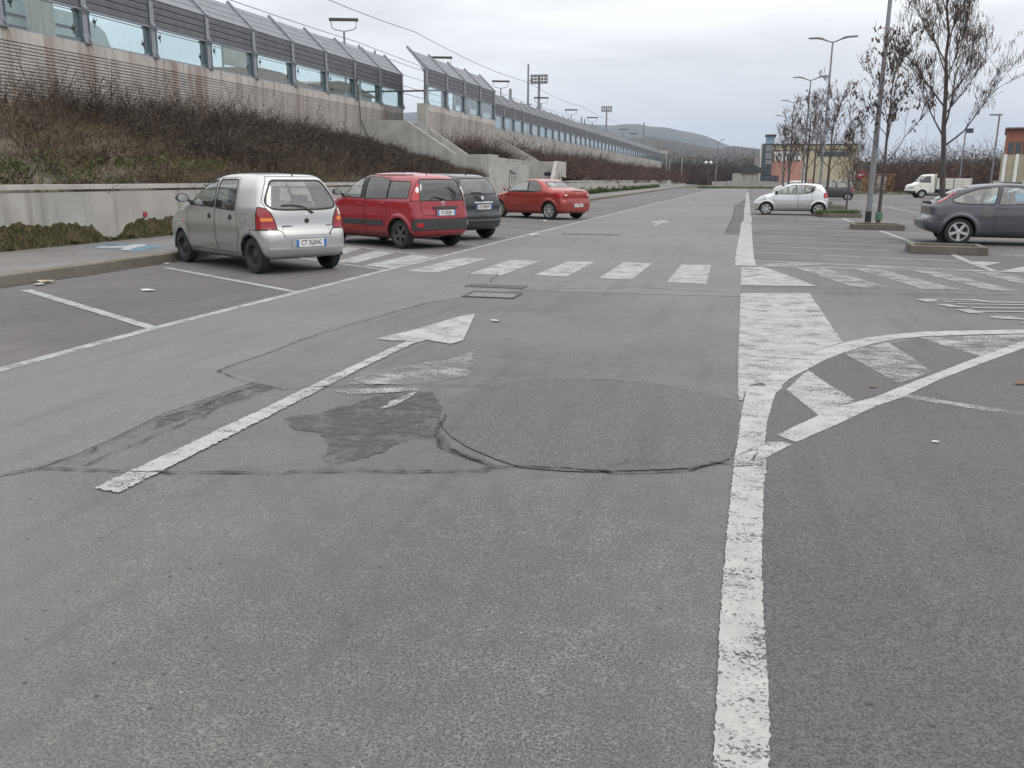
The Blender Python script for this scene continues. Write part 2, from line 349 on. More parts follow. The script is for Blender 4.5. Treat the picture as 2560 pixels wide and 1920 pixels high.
crack([(840, 700), (920, 702), (1030, 704), (1100, 704)], .008)
crack([(1055, 660 + 113), (1110, 771), (1180, 778)], .012)
crack([(555, 455), (605, 360), (612, 300), (640, 240)], .03, zm(1560, 380, .4521)); crack([(555, 458), (660, 462)], .04, zm(1560, 380, .4521))
rb = random.Random(3)
for (x0, y0, x1, y1, n) in ((60, 1018, 570, 835, 16), (300, 1020, 1050, 1018, 14), (560, 832, 1040, 836, 8), (1060, 1010, 1640, 1004, 12), (1130, 622, 2200, 634, 14), (900, 840, 960, 960, 6)):
    for k in range(n):
        f_ = rb.random(); x = x0 + (x1 - x0) * f_; y = y0 + (y1 - y0) * f_ + rb.uniform(-6, 6); l = rb.uniform(18, 60) * (y / 900); a_ = rb.uniform(-.6, .6)
        crack([(x, y), (x + l * .5, y + math.sin(a_) * l * .18), (x + l, y + math.sin(a_) * l * .3 + rb.uniform(-3, 3))], .008)
# ------------------------------------------------------------------ painted markings
ZP = .0062
mz = [0]
def nextz(z):
    mz[0] += 1; return z + mz[0] * .00003
def mark(name, pts, m='paint', z=ZP, jag=.006): return lay(name, pts, K[m], nextz(z), jag)
_strip = strip
def strip(name, pts, w, m, z, jag=0.0): return _strip(name, pts, w, m, nextz(z), jag)
strip('edge_line', dsp((-40, 811), (0, 800), (340, 708), (640, 633), (830, 585), (960, 553)) + [(-5.66, 20), (-5.64, 27), (-5.55, 40)], .125, K['paint_thin'], ZP, .004)
strip('edge_line', [(-5.55, 40), (-5.45, 52), (-5.5, 58), (-5.3, 64), (-5.2, 90), (-5.0, 125)], .12, K['paint_thin'], ZP)
z6 = zm(1800, 620, .3436)
rl = dsp((1540, 1665), (1552, 1400), (1562, 1250), (1575, 1100), (1585, 1010)); rr = dsp((1652, 1010), (1648, 1100), (1645, 1200), (1650, 1350), (1660, 1500), (1664, 1665))
bx = G(1545 * KD, 1900); bx2 = G(1664 * KD, 1900)
mark('lane_line', rl[1:] + rr[:-1] + [G(1663 * KD, 2100), G(1535 * KD, 2100)], 'paint', ZP, .0055)
mark('lane_line', z6((95, 1640), (130, 1622), (180, 1600), (335, 1582), (335, 1650)), 'paint', ZP + .0004, .006)
mark('lane_line', z6((200, 1010), (460, 1010), (400, 1070), (375, 1150), (340, 1280), (325, 1420), (335, 1560), (330, 1590), (95, 1590), (110, 1500), (130, 1400), (155, 1200)), 'paint', ZP, .0055)
mark('lane_line', z6((250, 1480), (350, 1420), (450, 1418), (520, 1435), (440, 1480), (340, 1530), (290, 1560)), 'paint', ZP + .0006, .006)
mark('stop_block', z6((150, 330), (650, 330), (770, 510), (890, 690), (740, 735), (600, 800), (440, 875), (300, 985), (200, 1010), (165, 1110), (135, 1110), (130, 1000), (132, 800), (140, 600)), 'paint_thin', ZP - .0005, .008)
mark('arc_line', z6((300, 985), (430, 880), (600, 800), (750, 735), (890, 695), (1080, 655), (1280, 630), (1500, 612), (1800, 604), (2240, 597), (2240, 625), (1800, 636), (1480, 648), (1300, 664), (1100, 704), (900, 765), (770, 815), (640, 885), (500, 960), (400, 1050)), 'paint', ZP, .006)
mark('diagonal_line', z6((415, 1365), (850, 1160), (1130, 1090), (1350, 1000), (1600, 905), (1900, 790), (2240, 668), (2240, 722), (1900, 845), (1600, 960), (1330, 1090), (1150, 1150), (800, 1312), (550, 1420)), 'paint', ZP, .0055)
mark('chevron_stripe', z6((480, 1035), (560, 960), (640, 892), (780, 990), (980, 1110), (850, 1165), (720, 1225)), 'paint_thin', ZP - .0004, .012)
mark('chevron_stripe', z6((900, 770), (1050, 725), (1220, 690), (1380, 790), (1540, 905), (1300, 990)), 'paint_worn', ZP - .0004, .015)
mark('chevron_stripe', z6((1450, 655), (1600, 652), (2240, 630), (2240, 670), (1890, 790), (1700, 735)), 'paint_worn', ZP - .0004, .015)
strip('bay_line', z6((1330, 1082), (1700, 1140), (2300, 1228)), .11, K['paint_worn'], ZP, .008)
mark('chevron_stripe', z6((155, 140), (320, 140), (500, 205), (700, 280), (150, 275)), 'paint_thin')
for q in (((540, 145), (760, 150), (1230, 290), (980, 290)), ((960, 150), (1150, 155), (1750, 305), (1470, 300)), ((1390, 165), (1560, 168), (2190, 318), (1950, 310)), ((1840, 175), (2020, 178), (2500, 300), (2350, 305))):
    mark('chevron_stripe', z6(*q), 'paint_worn', ZP, .015)
z3p = zm(1560, 380, .4521)
strip('bay_line', z3p((695, 602), (1280, 628), (2040, 660), (2400, 676)), .10, K['paint_thin'], ZP, .004)
strip('bay_line', z3p((648, 628), (960, 641), (1600, 652), (2300, 668)), .10, K['paint_thin'], ZP + .0004, .004)
mark('chevron_stripe', z3p((700, 628), (920, 613), (1130, 622), (940, 637)), 'paint_worn'); mark('chevron_stripe', z3p((1270, 641), (1400, 630), (1560, 642)), 'paint_worn')
mark('bay_divider', z3p((1795, 562), (1822, 562), (1940, 615), (2070, 660), (2035, 662), (1900, 615), (1840, 590)), 'paint_thin')
mark('chevron_stripe', z3p((1910, 605), (2090, 612), (1990, 634)), 'paint_thin'); mark('chevron_stripe', z3p((2080, 660), (2212, 635), (2300, 640), (2300, 668)), 'paint_thin')
for a, b in (((690, 555), (1860, 605)), ((690, 521), (1470, 548)), ((690, 491), (1540, 521)), ((690, 465), (1640, 499)), ((690, 441), (1690, 476)), ((690, 419), (1700, 455)), ((690, 402), (1600, 432)), ((690, 386), (1500, 412)), ((690, 372), (1500, 396)), ((690, 360), (1450, 380))):
    strip('bay_line', z3p(a, b), .105, K['paint_thin'], ZP, .004)
for a, b in (((1418, 437), (1600, 502)), ((1205, 367), (1285, 398)), ((1100, 323), (1138, 339)), ((2090, 570), (2300, 577)), ((1255, 265), (1625, 338)), ((1560, 272), (1630, 280))):
    strip('bay_divider', z3p(a, b), .15, K['paint_thin'], ZP, .006)
for k in range(9): strip('bay_line', [(.15, 44.5 + k * 3.2), (4.2, 43.6 + k * 3.2)], .10, K['paint_thin'], ZP)
strip('lane_line', z3p((670, 630), (668, 560), (672, 480), (676, 400)), (.36, .33), K['paint'], ZP + .0002, .012)
strip('lane_line', [(.10, 27.5), (.04, 31), (.13, 34), (.10, 45), (.13, 60), (.12, 108)], (.33, .26), K['paint_thin'], ZP + .0002, .012)
# zebra crossing
z1k = zm(1000, 440, .4069); z5 = zm(760, 500, .2893)
for q in (((42, 588), (237, 595), (530, 512), (370, 505)), ((425, 603), (625, 612), (858, 525), (675, 518)), ((820, 612), (1025, 620), (1195, 529), (1035, 528)), ((1222, 630), (1425, 640), (1547, 540), (1375, 533)), ((1640, 655), (1880, 666), (1912, 548), (1730, 546))):
    mark('zebra_stripe', z1k(*q), 'paint_thin', ZP, .01)
mark('zebra_stripe', z5((510, 570), (740, 593), (1120, 495), (945, 475)), 'paint_thin'); mark('zebra_stripe', z5((260, 540), (450, 548), (795, 458), (620, 440)), 'paint_thin'); mark('zebra_stripe', z5((60, 500), (220, 505), (500, 425), (370, 410)), 'paint_thin')
# bay lines on the left, set at an angle
z2l = zm(0, 640, .3617)
strip('bay_line', z2l((180, 238), (640, 375), (1050, 500)), (.13, .12), K['paint_thin'], ZP, .006)
strip('bay_line', z2l((1150, 84), (1600, 168), (2060, 255)), .12, K['paint_thin'], ZP, .005)
d = Vector((-.845, .535))
starts = [G(*q) for q in ((962, 676), (1106, 643), (1216, 616), (1291, 595), (1354, 579.6), (1401, 568.6), (1441, 558.4))]
while starts[-1][1] < 95: starts.append((-5.55 + .004 * (starts[-1][1] - 40), starts[-1][1] + 2.9))
for k, (x0, s) in enumerate(starts): strip('bay_line', [(x0, s), (x0 + d.x * 4.4, s + d.y * 4.4)], .11, K['paint_thin'], ZP + .0002, .003)
# arrows
mark('direction_arrow', [G(237, 1224), G(298, 1235), G(640, 1060), G(900, 925), G(1030, 862)] + z5((1060, 1215), (1180, 1235), (1270, 1250), (1370, 1222), (1425, 1110), (1480, 990), (1350, 1010), (1180, 1060), (1000, 1115), (860, 1150), (620, 1208), (780, 1222), (900, 1222)) + [G(950, 885), G(760, 975), G(520, 1090)], 'paint', ZP, .012)
mark('direction_arrow', z5((500, 1490), (800, 1460), (1000, 1420), (1250, 1390), (1400, 1340), (1460, 1300), (1450, 1400), (1430, 1530), (1250, 1560), (1000, 1600), (400, 1600)), 'paint_ghost', ZP - .0008, .03)
mark('direction_arrow', z5((250, 1655), (500, 1640), (1050, 1618), (980, 1655), (700, 1675), (400, 1690)), 'paint_worn', ZP - .0008, .02)
mark('direction_arrow', dsp((820, 886), (850, 866), (912, 842), (890, 858), (850, 880)), 'paint_worn', ZP - .0008, .01)
z4 = zm(1160, 220, .2712)
mark('direction_arrow', z4((1735, 1266), (1790, 1245), (1735, 1240), (1735, 1233), (1840, 1220), (1898, 1244), (1835, 1243), (1775, 1268)), 'paint_thin', ZP, 0); mark('direction_arrow', z4((2070, 1112), (2100, 1102), (2075, 1100), (2115, 1088), (2155, 1100), (2118, 1102), (2090, 1113)), 'paint_worn', ZP, 0)
# lettering on the asphalt, seen at a slant from the side
z7 = zm(2200, 700, .1627)
for q in (((550, 310), (660, 297), (1050, 300), (1050, 310), (840, 312), (900, 338), (700, 342)), ((1100, 302), (1480, 308), (1760, 340), (2300, 350), (2300, 362), (1700, 356), (1540, 340), (1400, 318), (1100, 312)), ((960, 332), (1450, 330), (1450, 340), (980, 344)), ((860, 388), (960, 378), (1130, 380), (1100, 400), (1340, 425), (1330, 432), (1060, 420)), ((1170, 372), (2300, 385), (2300, 397), (1180, 382)), ((1400, 430), (2300, 442), (2300, 453), (1420, 440)), ((1165, 465), (1380, 458), (1480, 485), (2300, 495), (2300, 505), (1520, 500), (1650, 525), (1380, 518)), ((1660, 582), (1800, 560), (2150, 572), (2000, 580), (2300, 612), (2300, 624), (1950, 610), (1780, 602)), ((2150, 665), (2350, 650), (2350, 690), (2230, 685))):
    mark('painted_letter', z7(*q), 'paint_thin', ZP, .004)
# blue wheelchair bay mark on the pavement is laid with the pavement
# drain gratings
def grate(c, w, l, bars, label):
    g = empty('drain_grate', (c[0], c[1], 0), R(2), label, 'drain grate')
    MB().box(-w / 2, w / 2, -l / 2, l / 2, .002, .0025).obj('pit', K['crack'], g)
    f = MB(); t = .035
    f.box(-w / 2 - t, w / 2 + t, -l / 2 - t, -l / 2, .002, .016); f.box(-w / 2 - t, w / 2 + t, l / 2, l / 2 + t, .002, .016); f.box(-w / 2 - t, -w / 2, -l / 2, l / 2, .002, .016); f.box(w / 2, w / 2 + t, -l / 2, l / 2, .002, .016)
    f.obj('frame', K['iron'], g)
    bm_ = MB().box(-.02, .02, -l / 2, l / 2, .004, .0075).mesh('bar', K['bariron'])
    for i in range(bars): newobj('bar', bm_, g, (-w / 2 + (i + .5) * w / bars, 0, 0))
K['iron'] = mat('cast_iron', (.10, .094, .09), (.065, .06, .055), 12, .8, .2)
K['bariron'] = mat('worn_iron', (.22, .21, .20), (.16, .15, .14), 12, .7, .2)
ga, gb, gc_ = z5((1400, 825))[0], z5((1870, 825))[0], z5((1630, 825))[0]
grate((gc_[0], gc_[1]), math.dist(ga, gb) - .1, .46, 13, 'rectangular iron drain grating with many bars in the lane')
h = empty('drain_grate', (*z5((1660, 750))[0], 0), 0, 'narrow kerb drain plate with three square holes above the barred grating', 'drain grate')
MB().box(-.42, .42, -.16, .16, .002, .013).obj('plate', K['iron'], h)
for i in (-1, 0, 1): MB().box(i * .22 - .045, i * .22 + .045, -.05, .05, .0135, .0145).obj('hole', K['black'], h)
g3 = z4((1175, 1352))[0]
g3_ = empty('drain_grate', (*g3, 0), 0, 'distant long drain slot in the lane beyond the zebra crossing', 'drain grate'); MB().box(-.8, .8, -.2, .2, .002, .012).obj('plate', K['asph_stain'], g3_)
# ------------------------------------------------------------------ pavement, kerb, low wall
YEND = 236
SK = .0115                                   # the kerb and wall drift slowly away from the lane
def KX(y): return -9.72 - SK * y
def WX(y): return -12.72 - SK * y
walk = sheet('pavement', [(KX(-6) - .17, -6), (KX(YEND) - .17, YEND), (WX(YEND), YEND), (WX(68), 68), (-15.6, 70), (-15.6, 52.9), (WX(45), 45), (WX(-6), -6)], .150, K['asph_walk'])
kst = MB().prism([(0, -.06), (0, .135), (-.02, .155), (-.17, .156), (-.17, -.06)], .004, .996, 'y').mesh('kerb_stone', K['kerb'])
for i in range(-2, 70): newobj('kerb_stone', kst, walk, (KX(i) + random.uniform(-.006, .006), i, random.uniform(-.006, .004)), (0, 0, SK))
for y0 in range(70, YEND, 10): newobj('kerb_stone', kst, walk, (KX(y0), y0, 0), (0, 0, SK), scale=(1, 10, 1))
# dark grime along the kerb foot
strip('grime', [(KX(-4) + .07, -4), (KX(30) + .07, 30), (KX(110) + .07, 110)], .16, mat('gutter_grime', (.05, .04, .032), (.09, .075, .06), 5, .95), .006, .05)
# blue mark with white arrow on the pavement
zp = lambda *q: [G(a * .208, 400 + b * .208, .15) for a, b in q]
bl = sheet('pavement_mark', zp((1030, 1050), (1330, 1000), (1480, 1008), (1750, 1015), (2020, 1042), (1760, 1085), (1640, 1098), (1460, 1090)), .155, K['paint_blue'], walk)
sheet('pavement_mark', zp((1150, 1060), (1190, 1046), (1500, 1040), (1620, 1022), (1750, 1018), (1760, 1030), (1650, 1052), (1540, 1085), (1450, 1088), (1480, 1060)), .159, K['paint'], walk)
def low_wall(y0, y1, h, label, cap=True):
    w = empty('low_wall', (WX(y0), y0, .15), SK, label, 'wall')
    n = max(1, round((y1 - y0) / 8.0)); step = (y1 - y0) / n
    for i in range(n):
        s = MB().prism([(0, 0), (0, h - .2), (-.30, h - .2), (-.30, -.5)], i * step + .006, (i + 1) * step - .006, 'y'); s.obj('panel', K['low_wall'], w)
        if cap: MB().prism([(.012, h - .055), (.012, h - .148), (-.33, h - .148), (-.33, h - .055)], i * step + .002, (i + 1) * step - .002, 'y').obj('cap', K['cap'], w)
    return w
LW = 1.22
low_wall(-4, 45, LW, 'long low pale concrete wall with mossy foot beside the pavement')
low_wall(68, 180, LW, 'far low concrete wall streaked dark below the scrub beyond the stairs')
low_wall(180.2, 212, .85, 'lower stepped end of the far concrete wall', cap=False); low_wall(212.2, YEND, .5, 'last and lowest step at the end of the far wall', cap=False)
o = MB().prism([(-.02, 0), (0, 0), (0, 1.38), (-.3, 1.38), (-.3, 0)], 0, .35, 'y').obj('end_post', K['cap'], None, loc=(WX(45) + .02, 45.01, .15)); tag(o, 'short pale square pier at the end of the long low wall', 'pier')
# embankment behind the low wall
XB, ZB = -24.2, 3.75
ZL = 1.0
def emb(poly):
    bm = bmesh.new(); vs_ = [bm.verts.new((x, y, z)) for x, y, z in poly]; bm.faces.new(vs_); bmesh.ops.recalc_face_normals(bm, faces=bm.faces)
    bmesh.ops.triangulate(bm, faces=bm.faces); bmesh.ops.subdivide_edges(bm, edges=bm.edges, cuts=5, use_grid_fill=True)
    for f in bm.faces:
        if f.normal.z < 0: f.normal_flip()
    me = bpy.data.meshes.new('embankment'); bm.to_mesh(me); bm.free(); me.materials.append(K['dust']); return tag(newobj('embankment', me), kind='structure')
def WB(y): return WX(y) - .3
emb([(WB(-4), -4, ZL), (WB(45), 45, ZL), (-15.8, 52.9, 1.6), (XB + .05, 52.9, ZB), (XB + .05, -4, ZB)])
emb([(-15.85, 56.4, 2.35), (-15.85, 63.4, 2.35), (-19.9, 63.4, 2.9), (-19.9, 72.3, 2.9), (XB + .05, 72.3, ZB), (XB + .05, 56.4, ZB)])
sheet('pavement', [(-15.59, 63.3), (-20.0, 63.3), (-20.0, 72.4), (-15.59, 72.4)], .154, K['asph_walk'])
emb([(WB(76), 76, ZL), (WB(236), 236, ZL), (XB + .05, 300, ZB - 1.5), (XB + .05, 72.6, ZB), (-16.0, 72.6, 2.0)])
plate = MB().box(-140, XB - .3, -20, 420, -1, 5.1).obj('railway_ground', K['dust']); tag(plate, kind='structure')
# ------------------------------------------------------------------ tall wall with noise barrier
WT = 6.27
def ribbed(h, n_ribs, top=.40):
    p = [(-.35, -h)]
    z = -h; step = (h - top) / n_ribs
    for i in range(n_ribs):
        p += [(0.0, z), (0.0, z + step * .60), (-.05, z + step * .68), (-.05, z + step * .94)]; z += step
    p += [(0, -top), (0, 0), (-.35, 0)]
    return p
RIB = ribbed(3.3, 26); PL = [(-.35, -3.3), (0, -3.3), (0, 0), (-.35, 0)]
K['plain_wall'] = concrete('far_wall_concrete', (.40, .385, .36), .75, .3)
def tall_wall(x, y0, n, zt, bay, label, rib=True, pier=False):
    w = empty('retaining_wall', (x, y0, zt), 0, label, 'wall')
    me = MB().prism(RIB if rib else PL, .012, bay - .012, 'y').mesh('wall_panel', K['ribbed'] if rib else K['plain_wall'])
    for i in range(n): newobj('wall_panel', me, w, (0, i * bay, 0))
    MB().box(-.36, -.06, 0.0, n * bay, -3.3, -.02).obj('core', K['low_wall'], w)
    if pier:
        MB().box(-.55, .06, -.62, -.005, -3.6, .06).obj('end_pier', K['stair'], w)
    return w
BAY = 3.93; S1, S2, S3 = 21.2, 56.1, 60.5 + 3.93 * 3
tall_wall(XB, S1, 10, WT, BAY, 'tall ribbed concrete wall with rust streaks, nearest stretch left of the stairs')
tall_wall(-20.7, S2, 4, 6.16, 4.03, 'short ribbed concrete wall stretch with a square end pier right of the stairs', True, True)
tall_wall(XB, S3, 48, WT, BAY, 'long plain concrete wall receding into the distance below the far barrier', False)
# barrier bay geometry: x = 0 at the glass plane, overhang leans away from the car park
GL, SL, TX, TZ = 1.25, 1.04, -1.21, 1.20
def post_mesh():
    m = MB(); hgt = GL + SL
    m.box(.06, .085, -.125, .125, 0, hgt); m.box(-.11, -.085, -.125, .125, 0, hgt); m.box(-.085, .06, -.012, .012, 0, hgt)
    m.prism([(-.02, 0), (.20, 0), (.20, .05), (.085, .34), (-.02, .34)], -.165, -.128, 'y'); m.prism([(-.02, 0), (.20, 0), (.20, .05), (.085, .34), (-.02, .34)], .128, .165, 'y'); m.box(-.15, .2, -.18, .18, 0, .025)
    m.prism([(.085, GL - .22), (.17, GL - .02), (.17, GL + .04), (.085, GL + .10)], -.10, .10, 'y')
    q = Vector((TX, TZ)).normalized(); nrm = Vector((-q.y, q.x)) * -1          # inclined arm
    a = Vector((.17, hgt + .04)); b = a + Vector((TX, TZ)) * 1.16
    m.prism([a, b, b - nrm * .16, a - nrm * .24 + Vector((0, -.03))], -.055, .055, 'y')
    m.prism([(-.11, hgt - .26), (-.11, hgt - .12), (-.30, hgt + .10), (-.36, hgt + .04)], -.03, .03, 'y')
    return m.mesh('post', K['galv'])
POST = post_mesh()
def slat_mesh(b, h, m, nm):
    return MB().prism([(-.05, .0), (.02, .0), (.035, .03), (.035, h - .045), (.012, h - .012), (-.05, h - .012)], .10, b - .10, 'y').mesh(nm, m)
BIRD = [(-.11, .0), (-.06, .03), (-.03, .11), (.005, .16), (-.002, .07), (.035, .05), (.10, .16), (.085, .06), (.055, .0), (.03, -.05), (.05, -.12), (.02, -.10), (-.005, -.14), (-.01, -.05), (-.06, -.02)]
def barrier(x, y0, n, zt, b, label, fine=True, birds=False):
    t = empty('noise_barrier', (x - .12, y0, zt), 0, label, 'noise barrier')
    for i in range(n + 1): newobj('post', POST, t, (0, i * b, 0))
    rail = MB().box(-.05, .06, .09, b - .09, 0, .066).mesh('rail', K['galv'])
    fr = MB().prism([(.13, .068), (.36, .068), (.25, .20), (.25, GL - .19), (.36, GL - .057), (.13, GL - .057)], -.22, .075, 'x').mesh('frame_jamb', K['frame_teal'])
    pane = MB().add([(0, .15, .04), (0, b - .15, .04), (0, b - .15, GL - .03), (0, .15, GL - .03)], [(0, 1, 2, 3)]).mesh('pane', K['barrier_glass'])
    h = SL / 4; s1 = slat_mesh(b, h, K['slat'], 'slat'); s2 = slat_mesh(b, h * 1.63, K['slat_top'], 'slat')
    th = math.atan2(-TX, TZ); Ls = math.hypot(TX, TZ)
    bird = MB().prism([(p[0] * 1.35, p[1] * 1.35) for p in BIRD], .0075, .0085, 'x').mesh('bird_sticker', K['black'])
    far = None
    if not fine:
        f = MB()
        for k in range(4): f.prism([(-.05, GL + k * h), (.02, GL + k * h), (.035, GL + k * h + .03), (.035, GL + (k + 1) * h - .045), (.0, GL + (k + 1) * h - .012), (-.05, GL + (k + 1) * h - .012)], .10, b - .10, 'y')
        c, s = math.cos(th), math.sin(th); hh = Ls / 4
        for k in range(4):
            pr = [(-.05, k * hh), (.02, k * hh), (.035, k * hh + .03), (.035, (k + 1) * hh - .045), (.0, (k + 1) * hh - .012), (-.05, (k + 1) * hh - .012)]
            f.prism([(u * c - v * s + .03, u * s + v * c + GL + SL) for u, v in pr], .10, b - .10, 'y')
        far = f.mesh('slat_panel', K['slat'])
    for i in range(n):
        y = i * b
        newobj('rail', rail, t, (0, y, .002)); newobj('rail', rail, t, (0, y, GL - .068)); newobj('frame_jamb', fr, t, (0, y, 0)); newobj('frame_jamb', fr, t, (0, y + b, 0), scale=(1, -1, 1)); p = newobj('pane', pane, t, (0, y, 0))
        if birds:
            for (yy, zz) in ((.55, .85), (b - .60, .45)): newobj('bird_sticker', bird, p, (0, yy + random.uniform(-.05, .05), zz), (R(random.uniform(-12, 12)), 0, 0))
        if fine:
            for k in range(4): newobj('slat', s1, t, (0, y, GL + k * h))
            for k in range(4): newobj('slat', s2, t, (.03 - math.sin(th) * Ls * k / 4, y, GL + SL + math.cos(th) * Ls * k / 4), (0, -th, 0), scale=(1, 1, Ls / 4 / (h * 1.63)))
        else: newobj('slat_panel', far, t, (0, y, 0))
    return t
K['frame_teal'] = mat('pane_frame_teal', (.075, .10, .11), (.05, .07, .08), 4, .5, .2)
barrier(XB, S1, 10, WT, BAY, 'nearest noise barrier of grey slats and tinted panes with bird stickers, left of the stairs', True, True)
barrier(-20.7, S2, 4, 6.16, 4.03, 'short noise barrier stretch of four tinted panes right of the stairs', True)
barrier(XB, S3, 47, WT, BAY, 'long far noise barrier with dozens of small panes receding to the hills', False)
# ------------------------------------------------------------------ concrete stairs up to the gap in the barrier
st = empty('concrete_stairs', (0, 0, 0), 0, 'grey concrete stairs with sloping parapets and graffiti leading up to the barrier gap', 'stairs')
YA = 53.0
pa = [AY(901, 299, YA), AY(1015.6, 301, YA), AY(1138.6, 385, YA), AY(1221, 386, YA)]
pro = [(XB + .02, .1), (XB + .02, pa[0].z), (pa[1].x, pa[1].z), (pa[2].x, pa[2].z), (-15.6, pa[3].z), (-15.6, .1)]
MB().prism(pro, YA, YA + .25, 'y').obj('parapet', K['stair'], st)
MB().prism([(pa[1].x - 2.4, pa[1].z - .02), (pa[1].x, pa[1].z - .02), (pa[2].x, pa[2].z - .02), (pa[2].x, pa[2].z - 1.3), (pa[1].x - 2.4, pa[1].z - 1.3)], YA + 2.85, YA + 3.1, 'y').obj('parapet', K['stair'], st)
for k in range(12):
    f = k / 12; xx = pa[1].x + (pa[2].x - pa[1].x) * f; zz = pa[1].z - 1.1 + (pa[2].z - pa[1].z) * f
    MB().box(xx, xx + (pa[2].x - pa[1].x) / 12, YA + .25, YA + 2.85, .2, zz).obj('step', K['stair'], st)
fz = pa[3].z
MB().prism([(YA + .25, .1), (YA + .25, fz), (55.2, fz), (55.2, fz - .14), (63.5, fz - .17), (63.5, .1)], -15.85, -15.6, 'x').obj('front_wall', K['stair'], st)
MB().box(-19.9, -15.86, 63.25, 63.5, .1, fz - .2).obj('side_wall', K['stair'], st)
MB().box(-20.15, -19.91, 63.51, 72.29, .1, 2.95).obj('back_wall', K['stair'], st)
MB().box(-15.85, -15.59, YA + .25, 55.18, fz, fz + .02).obj('coping', K['cap'], st)
Y3 = 72.3
a1 = AY(1297, 373, Y3); a2 = AY(1347, 403, Y3); a3 = AY(1388, 404, Y3)
MB().prism([(a1.x - 5, .1), (a1.x - 5, a1.z + 2.2), (a1.x, a1.z), (a2.x, a2.z), (-15.7, a3.z), (-15.7, .1)], Y3, Y3 + .25, 'y').obj('parapet', K['stair'], st)
MB().prism([(69.8, .15), (72.4, a3.z + .04), (75.8, a3.z + .02), (75.8, .15)], -15.65, -15.3, 'x').obj('buttress', K['cap'], st)
# graffiti strokes on the front wall and buttress (flat paint)
K['spray'] = mat('spray_paint', (.03, .03, .032), (.06, .06, .062), 9, .7)
def graffito(x, pts, w, px=None):
    Q = [AX(1250 + a * .0814, 380 + b * .0814, x) for a, b in pts]; m = MB()
    for a, b in zip(Q, Q[1:]):
        t = (b - a).normalized(); n_ = Vector((0, -t.z, t.y)) * w / 2
        m.add([a - n_, b - n_, b + n_, a + n_], [(0, 1, 2, 3)])
    return m.obj('graffiti', K['spray'], st)
XF = -15.596
for pts, w in ((((300, 555), (290, 700), (285, 900), (285, 1080), (330, 1105)), .16), (((300, 565), (370, 620), (490, 690)), .14), (((340, 650), (375, 660), (345, 780), (380, 790)), .10), (((350, 840), (345, 980)), .10), (((410, 730), (405, 1030)), .10), (((440, 790), (470, 760), (480, 860), (490, 950)), .10), (((385, 500), (390, 570)), .08), (((165, 500), (172, 600)), .05), (((160, 650), (175, 700)), .05)):
    graffito(XF, pts, w)
for pts, w in ((((1780, 360), (1740, 480), (1725, 640), (1730, 800)), .10), (((1790, 660), (1830, 700), (1790, 800), (1850, 790)), .12), (((1915, 540), (1890, 640), (1880, 790)), .10), (((1660, 760), (1680, 820)), .08)): graffito(-15.295, pts, w)
K['stain_dark'] = mat('wet_stain', (.16, .15, .14), (.22, .21, .2), 5, .9)
q = [AY(1250 + a * .0814, 380 + b * .0814, Y3 - .004) for a, b in ((1380, 645), (1540, 645), (1540, 710), (1380, 710))]
fr = MB()
for (a, b, c, d_) in ((0, 1, 1, 0), (3, 2, 2, 3)): pass
for i in range(4):
    a, b = q[i], q[(i + 1) % 4]; t = (b - a).normalized(); n_ = Vector((-t.z, 0, t.x)) * .09; fr.add([a - n_, b - n_, b + n_, a + n_], [(0, 1, 2, 3)])
fr.obj('graffiti', K['spray'], st)
# cable hanging down the ribbed wall by the stairs
P = [AX(560 + a * .2893, b * .2893, XB + .09) for a, b in ((1150, 590), (1152, 780), (1172, 900), (1180, 1030))] + [AY(560 + a * .2893, b * .2893, YA - .03) for a, b in ((1205, 1090), (1240, 1170), (1310, 1260))]
tag(MB().tube(P, .03, 5).obj('cable', K['dark']), 'loose dark cable drooping down the ribbed wall beside the stairs', 'cable')
# ------------------------------------------------------------------ scrub
def attr_mat(name, rough=.9):
    m, t, p, o = nodes(name); a = nn(t, 'ShaderNodeAttribute', attribute_name='Col')
    t.links.new(a.outputs['Color'], p.inputs['Base Color']); p.inputs['Roughness'].default_value = rough; p.inputs['Specular IOR Level'].default_value = .15; return m
K['twig'] = attr_mat('twigs')
def np_mesh(name, V, F, C, m):
    """V (n,3), F (k,4) quads, C (k,3) colour for each face"""
    me = bpy.data.meshes.new(name); n, k = len(V), len(F)
    me.vertices.add(n); me.vertices.foreach_set('co', V.astype(np.float32).ravel())
    me.loops.add(k * 4); me.loops.foreach_set('vertex_index', F.astype(np.int32).ravel())
    me.polygons.add(k); me.polygons.foreach_set('loop_start', np.arange(0, k * 4, 4, dtype=np.int32))
    a = me.color_attributes.new('Col', 'FLOAT_COLOR', 'CORNER')
    cc = np.ones((k, 4, 4), np.float32); cc[:, :, :3] = C[:, None, :]; a.data.foreach_set('color', cc.ravel())
    me.materials.append(m); me.update(calc_edges=True); return me
def ribbons(P, Q, w0, w1):
    """flat strips from P to Q"""
    d = Q - P; r = rng.normal(size=P.shape); s = np.cross(d, r); s /= np.linalg.norm(s, axis=1, keepdims=True) + 1e-9
    return np.stack([P - s * w0[:, None] / 2, P + s * w0[:, None] / 2, Q + s * w1[:, None] / 2, Q - s * w1[:, None] / 2], 1)
PAL = {'brown': [(.085, .062, .046), (.062, .046, .036), (.115, .083, .06)], 'dark': [(.055, .044, .037), (.037, .031, .027), (.078, .06, .047)], 'olive': [(.065, .062, .026), (.085, .072, .036), (.05, .05, .022)], 'straw': [(.135, .105, .068), (.105, .082, .055), (.08, .062, .045)], 'red': [(.085, .056, .046), (.062, .043, .037), (.108, .072, .058)], 'green': [(.07, .10, .025), (.05, .075, .02), (.09, .11, .035)], 'moss': [(.045, .055, .012), (.06, .06, .02), (.03, .04, .01)]}
